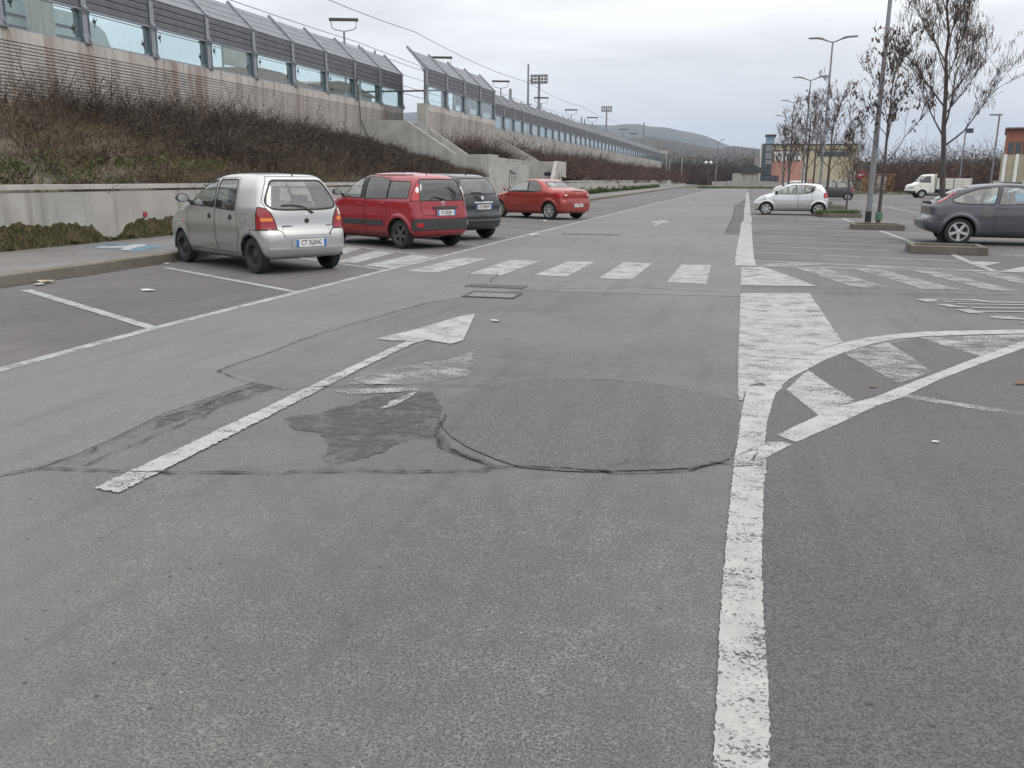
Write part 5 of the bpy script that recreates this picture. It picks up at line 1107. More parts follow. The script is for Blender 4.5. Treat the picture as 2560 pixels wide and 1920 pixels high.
def build_car(name, spec, loc, heading, label, cat='car', group=None, step=.03):
    sp = dict(spec); wb, wr = sp['wb'], sp['wr']; ar = sp.get('ar', wr + .045)
    body = Body(sp['prof'], sp['w0'], sp['wz'], sp.get('tf', .22), sp.get('tr', .10), sp.get('bow', .10), sp.get('crown', .05), sp.get('k', .13), [(wb / 2, wr), (-wb / 2, wr)], ar, sp.get('flare', .012), wb)
    root = empty(name, (loc[0], loc[1], 0), R(heading), label, cat, group); root.scale = (sp.get('scale', 1),) * 3; bm = body.mesh(step); pm = sp['paint']
    circ = lambda cx, r: [(cx + r * math.cos(a), wr + r * math.sin(a)) for a in np.linspace(0, 2 * math.pi, 26, endpoint=False)]
    lining = bmesh.new(); done = []
    for cx in (wb / 2, -wb / 2):
        for s in (-1, 1): cut(bm, 'y', circ(cx, ar), lambda c, n, s=s: c.y * s > .25, (step * 1.6 + .02) ** 2)
        al = MB(); m_ = 20; yo = sp['w0'] * .965; al_v = []
        for s in (-1, 1):
            a_ = MB(); ring = [(cx + (ar + .004) * math.cos(q), wr + (ar + .004) * math.sin(q)) for q in np.linspace(-.12, math.pi + .12, m_)]
            v = [(x, s * (yo - .03), z) for x, z in ring] + [(x, s * (yo - .36), z) for x, z in ring]; a_.add(v, [(i, i + 1, m_ + i + 1, m_ + i) for i in range(m_ - 1)] + [tuple(range(m_, 2 * m_))]); a_.obj('wheel_arch', K['cabin'], root)
    body_parts = []
    for it in sp['parts']:
        nm, axis, poly, mt = it[:4]; o = it[4] if len(it) > 4 else {}
        sides = (1, -1) if o.get('mirror', axis == 'y') else (1,)
        for s in sides:
            q = [(p[0], p[1]) if axis == 'y' else (p[0] * s, p[1]) for p in poly]
            if o.get('r', .0): q = rounded(q, o['r'])
            if axis == 'y': cond = lambda c, n, s=s: c.y * s > .2 and n.y * s > .15 and o.get('x0', -9) < c.x < o.get('x1', 9)
            elif o.get('front'): cond = lambda c, n: n.x > .1 and c.x > o.get('x0', .2) or (o.get('wrap') and c.x > o.get('x0', .2))
            else: cond = lambda c, n: (n.x < -.12 or o.get('wrap')) and c.x < o.get('x1', -.5)
            pb_ = cut(bm, axis, q, cond, (step * 1.6 + .02) ** 2)
            if pb_ is None or len(pb_.faces) == 0: continue
            bmesh.ops.remove_doubles(pb_, verts=pb_.verts, dist=3e-5); body_parts.append((nm, pb_, mt, o))
    shell = shell_obj(body, bm.copy(), 'body', pm, root)
    for (nm, pb_, mt, o) in body_parts:
        sb = pb_.copy(); po = shell_obj(body, pb_, nm, mt, root, o.get('off', 0.0))
        if o.get('seam', .008): seam(body, sb, o.get('seam', .008), o.get('lift', .0025) + max(0, o.get('off', 0)), o.get('seamname', 'seal'), o.get('seammat', K['seal']), po)
        sb.free()
        if mt not in (K['carglass'], K['carglass_dark']) and o.get('line', True):
            pass
    ln = bm.copy(); shell_obj(body, ln, 'interior_lining', sp.get('lining', K['cabin']), root, -.022, True)
    for (nm, pb_, mt, o) in body_parts: pb_.free()
    bm.free()
    MB().box(-wb / 2 + .1, wb / 2 - .1, -sp['w0'] * .8, sp['w0'] * .8, .19, .30).obj('underbody', K['cabin'], root)
    tw = sp.get('tw', .165); yt = sp['w0'] - sp.get('inset', .045) - tw / 2
    for cx in (wb / 2, -wb / 2):
        for s in (-1, 1): wheel(root, cx, s * yt, wr, tw, sp['rim'], sp['rimr'])
    if sp.get('seats'): seats(root, *sp['seats'])
    for it in sp.get('handles', ()):                     # door handles
        x, z, w_, h_, mt = it
        for s in (-1, 1):
            p, n_ = body.hit('y', x, z, s); o = MB().box(-w_ / 2, w_ / 2, -.012, .016, -h_ / 2, h_ / 2).obj('door_handle', mt, root, loc=p, rot=(0, 0, 0)); md = o.modifiers.new('bevel', 'BEVEL'); md.width = min(.01, h_ * .3); md.segments = 2
    for it in sp.get('mirrors', ()):
        x, z, mt = it
        for s in (-1, 1):
            p, n_ = body.hit('y', x, z, s); t = empty('wing_mirror', (p.x, p.y, p.z)); t.parent = root
            sh = MB(); sh.lathe([(.001, .09), (.05, .085), (.085, .04), (.09, 0), (.088, -.03), (.001, -.03)], 16, (0.02, 0, 0), 'x'); o = sh.obj('mirror_housing', mt, t, True, loc=(0, s * .14, .07)); o.scale = (1, 1.15, .8)
            MB().lathe([(.074, -.033), (.001, -.034)], 16, (0.02, 0, 0), 'x').obj('mirror_glass', K['chrome'], t, loc=(0, s * .14, .07), scale=(1, 1.15, .8))
            MB().tube([(0, -s * .02, -.01), (0.01, s * .07, .05)], [.03, .022], 6).obj('mirror_arm', K['black'], t)
    return root, body
def bar_on(body, root, name, axis, side, pts, w, th, m, lift=.0):
    """a raised strip following the surface through (u,v) points"""
    P = [body.hit(axis, u, v, side) for u, v in pts]; v = []; n = len(P)
    for i, (p, nr) in enumerate(P):
        t = (P[min(i + 1, n - 1)][0] - P[max(i - 1, 0)][0]).normalized(); s_ = nr.cross(t).normalized() * w / 2; a = nr * (lift + th); b = nr * (lift - .01)
        v += [p - s_ + b, p - s_ * .85 + a, p + s_ * .85 + a, p + s_ + b]
    F = [(4 * i + k, 4 * i + k + 1, 4 * i + 5 + k, 4 * i + 4 + k) for i in range(n - 1) for k in range(3)] + [(0, 1, 2, 3), (4 * n - 4, 4 * n - 1, 4 * n - 2, 4 * n - 3)]
    return MB().add(v, F).obj(name, m, root, True)
def disc_on(body, root, name, axis, side, u, v, r, m, sq=(1, 1), th=.008):
    p, nr = body.hit(axis, u, v, side); o = MB().lathe([(r, 0), (r * .93, th), (.001, th * 1.2)], 20).obj(name, m, root, True, loc=p); o.rotation_euler = nr.to_track_quat('Z', 'Y').to_euler(); o.scale = (sq[0], sq[1], 1); return o
def text_on(body, root, s, u, v, size, m, side=-1):
    p, nr = body.hit('x', u, v, side); me = text_mesh(s, size, m, 'badge_text'); return newobj('badge_text', me, root, p + nr * .004, (R(90) + math.asin(max(-1, min(1, nr.z))) * -1 * side * -1, 0, R(-90)), (1, 1, .4))
def wiper(body, root, pts, m=None):
    P = [body.hit('x', u, v, -1) for u, v in pts]; MB().tube([p + n_ * .02 for p, n_ in P], [.016] + [.009] * (len(P) - 1), 6).obj('rear_wiper', m or K['black'], root)
HD = 148.5
def place(contact, heading, wb, w0, side=1, axle=-1, inset=.09):
    """centre of a car from the ground contact of one wheel (side 1 = its left)"""
    h = R(heading); f = Vector((math.cos(h), math.sin(h))); l = Vector((-math.sin(h), math.cos(h)))
    return Vector(contact) - f * (axle * wb / 2) - l * side * (w0 - inset)
# ---- silver hatchback, nearest on the left
silver = carpaint('silver_paint', (.50, .50, .495), .8, .10, .30)
alto = dict(scale=1.06, wb=2.36, wr=.268, rimr=.175, rim=('steel', 0), w0=.735, tw=.155, paint=silver, tf=.22, tr=.055, bow=.10, crown=.07, k=.14, ar=.315, flare=.014,
    prof=[(-1.60, .27), (-1.632, .45), (-1.625, .58), (-1.595, .645), (-1.575, .70), (-1.55, .93), (-1.475, 1.12), (-1.375, 1.33), (-1.26, 1.425), (-.9, 1.452), (-.35, 1.46), (.08, 1.425), (.42, 1.315), (.72, 1.16), (1.02, .985), (1.35, .915), (1.66, .81), (1.83, .66), (1.87, .45), (1.82, .25), (1.5, .2), (0, .19), (-1.4, .22)],
    wz=[(.15, .90), (.30, .955), (.42, .985), (.58, 1.0), (.70, 1.0), (.84, .985), (.95, .955), (1.1, .89), (1.25, .82), (1.40, .73), (1.5, .69)], seats=(.15, .62, 1.28, plain('pale_seat', (.22, .225, .235), .95)), lining=plain('pale_lining', (.20, .20, .195), .95),
    handles=((-.02, .80, .001, .001, silver),), mirrors=((.80, 1.0, K['dark']),),
    parts=[('window', 'y', [(.90, .975), (.66, 1.145), (.42, 1.27), (.14, 1.345), (-.02, 1.355), (-.075, .945)], K['carglass'], dict(r=.035, seam=.022, off=-.004)),
           ('window', 'y', [(-.135, .94), (-.085, 1.36), (-.55, 1.37), (-.66, 1.355), (-.745, .915)], K['carglass'], dict(r=.035, seam=.022, off=-.004)),
           ('rear_window', 'x', [(-.42, 1.36), (.42, 1.36), (.505, 1.22), (.585, 1.06), (.575, .995), (.50, .95), (.3, .935), (-.3, .935), (-.50, .95), (-.575, .995), (-.585, 1.06), (-.505, 1.22)], K['carglass'], dict(r=.06, seam=.026, off=-.004, mirror=False)),
           ('windscreen', 'x', [(-.52, 1.30), (.52, 1.30), (.60, 1.0), (-.60, 1.0)], K['carglass'], dict(front=True, r=.05, seam=.02, off=-.004, mirror=False)),
           ('tail_light', 'x', [(.80, .655), (.475, .655), (.485, .73), (.51, .82), (.548, .90), (.59, .95), (.65, .972), (.80, .965)], K['redlamp2'], dict(mirror=True, wrap=True, x1=-1.37, seam=.012, off=.006)),
           ('bumper', 'x', [(-.9, .1), (.9, .1), (.9, .648), (.46, .648), (.40, .60), (.385, .555), (-.385, .555), (-.40, .60), (-.46, .648), (-.9, .648)], silver, dict(wrap=True, x1=-1.22, seam=.010, off=.010, mirror=False)),
           ('tailgate', 'x', [(-.385, .56), (.385, .56), (.40, .60), (.475, .655), (.485, .73), (.51, .82), (.548, .90), (.60, .97), (.62, 1.06), (.535, 1.26), (.44, 1.41), (-.44, 1.41), (-.535, 1.26), (-.62, 1.06), (-.60, .97), (-.548, .90), (-.51, .82), (-.485, .73), (-.475, .655), (-.40, .60)], silver, dict(mirror=False, seam=.009)),
           ('door', 'y', [(.95, .945), (.66, 1.175), (.42, 1.305), (.14, 1.38), (-.085, 1.385), (-.105, .95), (-.13, .29), (.80, .29), (.86, .42), (.86, .80)], silver, dict(seam=.008)),
           ('door', 'y', [(-.11, .95), (-.09, 1.385), (-.55, 1.40), (-.70, 1.38), (-.80, .92), (-.82, .70), (-.86, .56), (-.78, .40), (-.76, .29), (-.135, .29)], silver, dict(seam=.008)),
           ('headlight', 'x', [(.38, .62), (.75, .64), (.75, .80), (.42, .78)], K['lampin'], dict(front=True, mirror=True, wrap=True, x0=1.55))])
HA = 149.5
p = place(G(640, 684), HA, alto['wb'] * 1.06, alto['w0'] * 1.06)
car, bd = build_car('silver_hatchback', alto, p, HA, 'silver five-door hatchback with black wheels, nearest of the cars on the left', step=.026)
plate_obj(bd, car, 'CT 763HG', .455, -.03, x=bd.hit('x', 0, .455, -1)[0].x - .014)
o = MB().prism(rounded([(-.34, .385), (.28, .385), (.28, .525), (-.34, .525)], .03), bd.hit('x', 0, .455, -1)[0].x - .016, bd.hit('x', 0, .455, -1)[0].x + .05, 'x').obj('plate_recess', plain('silver_recess', (.40, .40, .40), .4, .3), car)
bar_on(bd, car, 'bumper_ridge', 'x', -1, [(u, .375) for u in np.linspace(-.62, .62, 12)], .035, .022, silver, .01); bar_on(bd, car, 'bumper_ridge', 'x', -1, [(u, .545) for u in np.linspace(-.40, .40, 9)], .03, .018, silver, .01)
for s in (-1, 1):
    for x in (-.02 + .08, -.62):
        disc_on(bd, car, 'door_handle', 'y', s, x, .80, .058, K['black'], (1, .9), .004); p_, n_ = bd.hit('y', x, .765, s); MB().box(-.05, .05, -.004, .010, -.018, .010).obj('handle_grip', silver, car, loc=p_)
    bar_on(bd, car, 'amber_lens', 'x', -1, [(s * u, .80) for u in (.53, .58, .64, .68)], .055, .012, K['amber'], .002) if s > 0 else bar_on(bd, car, 'amber_lens', 'x', -1, [(s * u, .80) for u in (.56, .62, .66, .69)], .07, .012, K['amber'], .002)
bar_on(bd, car, 'reversing_lens', 'x', -1, [(-.60, .90), (-.64, .90), (-.675, .90)], .12, .010, K['clearlamp'], .002)
for s in (-1, 1): disc_on(bd, car, 'side_repeater', 'y', s, 1.02, .70, .022, K['amber'], (1.2, .8))
disc_on(bd, car, 'lock_button', 'x', -1, -.02, .775, .038, K['black'], (1, 1), .012); disc_on(bd, car, 'emblem', 'x', -1, -.02, .86, .022, K['chrome'])
wiper(bd, car, [(-.13, .885), (-.06, .93), (.03, .98), (.2, 1.0), (.36, .995)])
text_on(bd, car, 'BENDINELLI', .30, .70, .035, K['dark']); text_on(bd, car, 'ALTO', -.40, .70, .04, K['dark'])
bar_on(bd, car, 'gate_crease', 'x', -1, [(u, .665) for u in np.linspace(-.40, .40, 9)], .008, .003, silver, .0)
p_, n_ = bd.hit('y', -.95, .82, 1); fl = [bd.hit('y', a, b, 1)[0] + Vector((0, .0025, 0)) for a, b in ((-.93, .74), (-1.07, .74), (-1.07, .88), (-.93, .88), (-.93, .74))]
MB().tube(fl, .003, 4).obj('fuel_flap', K['dark'], car)
MB().tube([(-1.25, 0, 1.40), (-1.25, 0, 1.46)], .012, 6).obj('roof_aerial', K['black'], car)
# ---- red hatchback
red = carpaint('red_paint', (.27, .012, .022), .0, .22, .16, (.13, .075, .06))
pw = [(.15, .90), (.30, .96), (.45, .99), (.65, 1.0), (.85, .99), (.98, .965), (1.2, .88), (1.38, .785), (1.5, .72), (1.6, .68)]
panda = dict(scale=1.03, wb=2.30, wr=.298, rimr=.20, rim=('dark', 5), w0=.812, tw=.18, paint=red, tf=.20, tr=.055, bow=.12, crown=.09, k=.18, ar=.345, flare=.024,
    prof=[(-1.70, .30), (-1.742, .50), (-1.74, .68), (-1.715, .80), (-1.69, 1.0), (-1.63, 1.25), (-1.53, 1.42), (-1.37, 1.50), (-.95, 1.545), (-.4, 1.56), (.08, 1.53), (.46, 1.425), (.80, 1.24), (1.06, 1.07), (1.4, 1.0), (1.70, .88), (1.87, .70), (1.915, .48), (1.87, .26), (1.5, .21), (0, .2), (-1.45, .23)],
    wz=pw, seats=(.20, .68, 1.40, K['seat']), handles=((.12, .90, .17, .028, red), (-.66, .92, .17, .028, red)), mirrors=((.84, 1.07, K['black']),),
    parts=[('window', 'y', [(.90, 1.045), (.60, 1.28), (.34, 1.41), (.14, 1.455), (.11, 1.02)], K['carglass'], dict(r=.04, seam=.02, off=-.004)),
           ('pillar_trim', 'y', [(.11, 1.02), (.14, 1.455), (.00, 1.465), (-.03, 1.01)], K['black'], dict(seam=0)),
           ('rear_door_window', 'y', [(-.03, 1.01), (.00, 1.465), (-.42, 1.46), (-.68, 1.42), (-.74, 1.39), (-.75, 1.02)], K['carglass_dark'], dict(r=.02, seam=.018, off=-.004)),
           ('quarter_window', 'y', [(-.77, 1.03), (-.76, 1.38), (-1.32, 1.375), (-1.40, 1.33), (-1.42, 1.06), (-1.36, 1.03)], K['carglass_dark'], dict(r=.03, seam=.016, off=-.004)),
           ('rear_window', 'x', [(-.49, 1.42), (.49, 1.42), (.56, 1.25), (.61, 1.02), (.60, .99), (-.60, .99), (-.61, 1.02), (-.56, 1.25)], K['carglass_dark'], dict(r=.04, seam=.02, off=-.004, mirror=False)),
           ('windscreen', 'x', [(-.58, 1.42), (.58, 1.42), (.68, 1.08), (-.68, 1.08)], K['carglass'], dict(front=True, r=.05, seam=.02, off=-.004, mirror=False)),
           ('tail_light', 'x', [(.622, .985), (.90, .985), (.90, 1.40), (.515, 1.40), (.57, 1.25)], K['redlamp'], dict(mirror=True, wrap=True, x1=-1.50, seam=.010, off=.008)),
           ('bumper_band', 'x', [(-.9, .40), (.9, .40), (.9, .62), (-.9, .62)], K['trim'], dict(wrap=True, x1=-1.57, r=.05, seam=.010, off=.012, mirror=False)),
           ('tailgate', 'x', [(-.56, .70), (.56, .70), (.595, .75), (.61, .985), (-.61, .985), (-.595, .75)], red, dict(mirror=False, r=.04, seam=.009)),
           ('door', 'y', [(.98, 1.03), (.62, 1.31), (.34, 1.45), (-.02, 1.49), (-.05, .98), (-.07, .32), (.78, .32), (.86, .50), (.90, .85)], red, dict(seam=.008)),
           ('door', 'y', [(-.06, .98), (-.03, 1.49), (-.45, 1.50), (-.76, 1.44), (-.77, 1.0), (-.80, .72), (-.74, .50), (-.72, .32), (-.08, .32)], red, dict(seam=.008)),
           ('headlight', 'x', [(.45, .68), (.85, .70), (.85, .92), (.50, .88)], K['lampin'], dict(front=True, mirror=True, wrap=True, x0=1.5))])
HP = 152.0
p = place(G(1003, 622), HP, panda['wb'] * 1.03, panda['w0'] * 1.03)
car, bd = build_car('red_hatchback', panda, p, HP, 'bright red tall hatchback with a black bumper band parked next to the silver one', step=.028)
for s in (-1, 1):
    bar_on(bd, car, 'door_strip', 'y', s, [(x, .52) for x in np.linspace(.72, -.02, 7)], .13, .012, K['trim']); bar_on(bd, car, 'door_strip', 'y', s, [(x, .52) for x in np.linspace(-.05, -.66, 6)], .13, .012, K['trim'])
    disc_on(bd, car, 'reversing_lens', 'x', -1, s * .615, 1.20, .055, K['clearlamp'], (.7, 1.25), .014)
    bar_on(bd, car, 'roof_rail', 'y', s, [(x, 1.50) for x in np.linspace(.25, -1.25, 8)], .02, .012, K['black'])
bar_on(bd, car, 'fog_lamp', 'x', -1, [(.70, .50), (.64, .50), (.58, .50)], .09, .012, K['redlamp'], .012); bar_on(bd, car, 'fog_lamp', 'x', -1, [(-.70, .52), (-.74, .52)], .09, .012, K['clearlamp'], .012)
bar_on(bd, car, 'gate_handle', 'x', -1, [(u, .845) for u in np.linspace(-.36, .30, 9)], .06, .03, K['trim'])
disc_on(bd, car, 'emblem', 'x', -1, .03, .935, .05, K['chrome']); disc_on(bd, car, 'emblem_centre', 'x', -1, .03, .935, .036, plain('emblem_red', (.25, .08, .09), .4), (1, 1), .014)
plate_obj(bd, car, 'FC 832JH', .745, -.02, x=bd.hit('x', 0, .745, -1)[0].x - .012)
MB().tube([(-1.15, 0, 1.53), (-1.28, 0, 1.74)], [.012, .006], 5).obj('roof_aerial', K['black'], car); text_on(bd, car, 'PANDA', -.05, .85, .03, K['chrome'])
wiper(bd, car, [(0, 1.01), (.1, 1.03), (.26, 1.06), (.34, 1.02)])
# ---- black rounded hatchback
blackp = carpaint('black_paint', (.012, .014, .018), .0, .06, .12)
ypsi = dict(scale=1.04, wb=2.388, wr=.295, rimr=.19, rim=('alloy', 7), w0=.845, tw=.185, paint=blackp, tf=.24, tr=.17, bow=.14, crown=.06, k=.17, ar=.345, flare=.014,
    prof=[(-1.80, .30), (-1.845, .48), (-1.85, .58), (-1.81, .66), (-1.80, .85), (-1.765, 1.0), (-1.66, 1.22), (-1.50, 1.42), (-1.28, 1.505), (-.8, 1.53), (-.2, 1.53), (.25, 1.47), (.6, 1.32), (.9, 1.13), (1.2, 1.0), (1.6, .89), (1.86, .72), (1.93, .5), (1.88, .27), (1.5, .21), (0, .2), (-1.45, .24)],
    wz=[(.15, .90), (.30, .96), (.5, 1.0), (.75, 1.0), (.95, .965), (1.2, .86), (1.42, .76), (1.55, .72)], seats=(.2, .66, 1.38, K['seat']), handles=((-.05, .88, .17, .03, K['chrome']),), mirrors=((.85, 1.03, blackp),),
    parts=[('window', 'y', [(.95, 1.02), (.60, 1.27), (.30, 1.40), (-.1, 1.43), (-.16, .97)], K['carglass'], dict(r=.04, seam=.02, off=-.004)), ('quarter_window', 'y', [(-.2, .97), (-.14, 1.43), (-.7, 1.42), (-1.05, 1.30), (-1.2, 1.05), (-1.1, .99)], K['carglass_dark'], dict(r=.04, seam=.018, off=-.004)),
           ('rear_window', 'x', [(-.46, 1.43), (.46, 1.43), (.55, 1.25), (.58, 1.10), (.56, 1.07), (-.56, 1.07), (-.58, 1.10), (-.55, 1.25)], K['carglass'], dict(r=.05, seam=.02, off=-.004, mirror=False)), ('windscreen', 'x', [(-.58, 1.38), (.58, 1.38), (.66, 1.06), (-.66, 1.06)], K['carglass'], dict(front=True, r=.05, seam=.02, off=-.004, mirror=False)),
           ('tail_light', 'x', [(.60, .64), (.90, .62), (.90, 1.02), (.665, 1.02), (.655, .88)], K['clearlamp'], dict(mirror=True, wrap=True, x1=-1.50, seam=.010, off=.008)),
           ('tailgate', 'x', [(-.50, .63), (.50, .63), (.60, .72), (.64, .95), (.60, 1.06), (.62, 1.1), (.56, 1.30), (.46, 1.46), (-.46, 1.46), (-.56, 1.30), (-.62, 1.1), (-.60, 1.06), (-.64, .95), (-.60, .72)], blackp, dict(mirror=False, seam=.009)),
           ('bumper', 'x', [(-.95, .1), (.95, .1), (.95, .60), (-.95, .60)], blackp, dict(wrap=True, x1=-1.52, seam=.008, off=.008, mirror=False)),
           ('door', 'y', [(1.0, 1.0), (.60, 1.32), (.30, 1.45), (-.14, 1.47), (-.19, .95), (-.25, .32), (.78, .32), (.85, .5), (.92, .9)], blackp, dict(seam=.008))])
HY = 153.0
p = place(G(1217, 593.5), HY, ypsi['wb'] * 1.04, ypsi['w0'] * 1.04, -1)
car, bd = build_car('black_hatchback', ypsi, p, HY, 'black rounded hatchback half hidden behind the red one', step=.03)
plate_obj(bd, car, 'DS 385MM', .775, -.02); bar_on(bd, car, 'gate_handle', 'x', -1, [(u, .875) for u in np.linspace(-.32, .30, 9)], .035, .03, K['chrome']); disc_on(bd, car, 'emblem', 'x', -1, 0, .985, .045, K['chrome'], (.8, 1)); bar_on(bd, car, 'bumper_strip', 'x', -1, [(u, .475) for u in np.linspace(-.66, .66, 12)], .02, .016, K['lampgrey'], .008)
bar_on(bd, car, 'reflector', 'x', -1, [(-.66, .485), (-.71, .485), (-.76, .485)], .05, .012, K['redlamp2'], .008); wiper(bd, car, [(.02, 1.085), (.1, 1.10), (.32, 1.10)]); MB().tube([(-1.2, 0, 1.49), (-1.25, 0, 1.56)], [.03, .006], 6).obj('roof_aerial', K['black'], car)
# ---- orange red coupe
orange = carpaint('orange_red_paint', (.30, .034, .022), .35, .20, .22, (.16, .08, .06))
colt = dict(scale=1.05, wb=2.50, wr=.305, rimr=.215, rim=('alloy', 7), w0=.842, tw=.19, paint=orange, tf=.26, tr=.10, bow=.12, crown=.05, k=.14, ar=.355, flare=.018,
    prof=[(-1.90, .28), (-1.94, .48), (-1.935, .62), (-1.90, .70), (-1.895, .93), (-1.84, 1.01), (-1.68, 1.055), (-1.38, 1.07), (-1.17, 1.13), (-.72, 1.335), (-.42, 1.395), (-.05, 1.395), (.30, 1.31), (.65, 1.14), (1.0, .97), (1.4, .87), (1.72, .73), (1.90, .58), (1.935, .42), (1.88, .25), (1.5, .2), (0, .19), (-1.5, .23)],
    wz=[(.15, .91), (.30, .965), (.5, 1.0), (.7, 1.0), (.9, .975), (1.0, .94), (1.2, .83), (1.4, .72)], seats=(.05, .64, 1.25, K['seat'], False), handles=((-.28, .83, .17, .03, orange),), mirrors=((.78, .97, orange),),
    parts=[('window', 'y', [(.88, .96), (.55, 1.15), (.22, 1.285), (-.12, 1.335), (-.20, .94)], K['carglass'], dict(r=.04, seam=.022, off=-.004)), ('quarter_window', 'y', [(-.23, .94), (-.15, 1.335), (-.45, 1.335), (-.70, 1.22), (-.90, 1.03), (-.84, .99)], K['carglass_dark'], dict(r=.05, seam=.02, off=-.004)),
           ('rear_window', 'x', [(-.48, 1.30), (.48, 1.30), (.62, 1.13), (-.62, 1.13)], K['carglass'], dict(r=.04, seam=.03, off=-.004, mirror=False, x1=-.6)), ('windscreen', 'x', [(-.58, 1.30), (.58, 1.30), (.68, .98), (-.68, .98)], K['carglass'], dict(front=True, r=.05, seam=.02, off=-.004, mirror=False)),
           ('tail_light', 'x', [(.48, .80), (.56, .76), (.90, .80), (.90, .93), (.62, .93), (.47, .865)], K['redlamp'], dict(mirror=True, wrap=True, x1=-1.52, seam=.010, off=.006)),
           ('boot_lid', 'x', [(-.50, .66), (.50, .66), (.58, .75), (.47, .86), (.62, .935), (.62, .99), (-.62, .99), (-.62, .935), (-.47, .86), (-.58, .75)], orange, dict(mirror=False, seam=.009, x1=-1.75)), ('bumper', 'x', [(-.95, .1), (.95, .1), (.95, .64), (-.95, .64)], orange, dict(wrap=True, x1=-1.62, seam=.010, off=.012, mirror=False)),
           ('door', 'y', [(.95, .93), (.55, 1.18), (.22, 1.32), (-.18, 1.36), (-.26, .92), (-.62, .90), (-.66, .62), (-.58, .32), (.75, .30), (.85, .5), (.9, .8)], orange, dict(seam=.008)),
           ('headlight', 'x', [(.45, .58), (.85, .6), (.85, .80), (.5, .76)], K['lampin'], dict(front=True, mirror=True, wrap=True, x0=1.4))])
HC = 150.0
p = place(G(1373, 549), HC, colt['wb'] * 1.05, colt['w0'] * 1.05)
car, bd = build_car('orange_coupe', colt, p, HC, 'orange red coupe with silver alloy wheels parked alone by the stairs', step=.03)
plate_obj(bd, car, 'CF 398LA', .50, -.02); K_spo = bar_on(bd, car, 'spoiler_slot', 'x', -1, [(u, .985) for u in np.linspace(-.26, .26, 7)], .02, .012, K['black'])
for q in ([(0, .905), (.02, .935), (0, .965), (-.02, .935)], [(0, .905), (.035, .885), (.05, .86), (.015, .875)], [(0, .905), (-.035, .885), (-.05, .86), (-.015, .875)]):
    P = [bd.hit('x', u, v, -1) for u, v in q]; MB().add([p_ + n_ * .006 for p_, n_ in P], [(0, 1, 2, 3)]).obj('emblem', K['chrome'], car)
for s in (-1, 1): bar_on(bd, car, 'reversing_lens', 'x', -1, [(s * u, .855) for u in (.52, .56, .60, .64)], .065, .010, K['clearlamp'], .004)
for s in (-1, 1): bar_on(bd, car, 'door_strip', 'y', s, [(x, .52) for x in np.linspace(.80, -.62, 10)], .03, .012, orange); disc_on(bd, car, 'side_repeater', 'y', s, 1.0, .76, .025, K['clearlamp'])
MB().tube([(-1.80, -.45, .25), (-1.93, -.45, .25)], .035, 10).obj('exhaust', K['chrome'], car); text_on(bd, car, 'COLT', .42, .70, .04, K['chrome'])
# ---- silver hatchback seen from the side
aygo = dict(scale=0.93, wb=2.34, wr=.282, rimr=.20, rim=('cap', 6), w0=.805, tw=.165, paint=carpaint('pale_silver_paint', (.56, .575, .59), .7, .08, .28), tf=.26, tr=.15, bow=.12, crown=.06, k=.15, ar=.335, flare=.022,
    prof=[(-1.60, .28), (-1.635, .48), (-1.64, .62), (-1.615, .80), (-1.56, 1.0), (-1.44, 1.24), (-1.28, 1.39), (-1.0, 1.445), (-.4, 1.465), (.1, 1.435), (.45, 1.33), (.8, 1.13), (1.08, .97), (1.38, .87), (1.62, .71), (1.745, .54), (1.765, .42), (1.72, .24), (1.4, .2), (0, .2), (-1.4, .22)],
    wz=[(.15, .90), (.30, .96), (.5, 1.0), (.72, 1.0), (.92, .965), (1.2, .86), (1.4, .77), (1.5, .74)], seats=(.15, .64, 1.3, K['seat']), handles=((-.12, .84, .15, .03, K['alloy']),), mirrors=((.72, .98, K['black']),),
    parts=[('window', 'y', [(.86, .96), (.60, 1.14), (.30, 1.29), (-.02, 1.365), (-.16, 1.375), (-.20, .955)], K['carglass'], dict(r=.03, seam=.022, off=-.004)), ('rear_door_window', 'y', [(-.27, .95), (-.23, 1.375), (-.62, 1.37), (-.98, 1.32), (-.93, 1.14), (-.80, 1.02)], K['carglass'], dict(r=.03, seam=.02, off=-.004)),
           ('rear_window', 'x', [(-.5, 1.36), (.5, 1.36), (.62, .9), (-.62, .9)], K['carglass'], dict(r=.05, seam=.02, off=-.004, mirror=False)), ('windscreen', 'x', [(-.56, 1.34), (.56, 1.34), (.64, 1.0), (-.64, 1.0)], K['carglass'], dict(front=True, r=.05, seam=.02, off=-.004, mirror=False)),
           ('tail_light', 'x', [(.56, .82), (.9, .76), (.9, 1.02), (.6, 1.05)], K['redlamp'], dict(mirror=True, wrap=True, x1=-1.36, seam=.010, off=.006)), ('headlight', 'x', [(.30, .62), (.55, .66), (.85, .70), (.85, .84), (.62, .86), (.42, .80)], K['lampin'], dict(front=True, mirror=True, wrap=True, x0=1.22, off=.004)),
           ('door', 'y', [(.90, .93), (.60, 1.18), (.30, 1.33), (-.18, 1.40), (-.23, .94), (-.25, .32), (.72, .32), (.80, .5), (.86, .8)], None, dict(seam=.008)), ('door', 'y', [(-.24, .94), (-.20, 1.40), (-.62, 1.40), (-1.02, 1.34), (-.97, 1.1), (-.82, .95), (-.88, .62), (-.76, .45), (-.72, .32), (-.26, .32)], None, dict(seam=.008))])
aygo['parts'] = [(a, b, c, m or aygo['paint'], d_) for a, b, c, m, d_ in aygo['parts']]
HG = 181.0
p = place(G(1914, 537), HG, aygo['wb'] * 0.93, aygo['w0'] * 0.93, 1, 1)
car, bd = build_car('silver_hatchback', aygo, p, HG, 'pale silver five-door hatchback seen side-on across the lane with its nose left', step=.03)
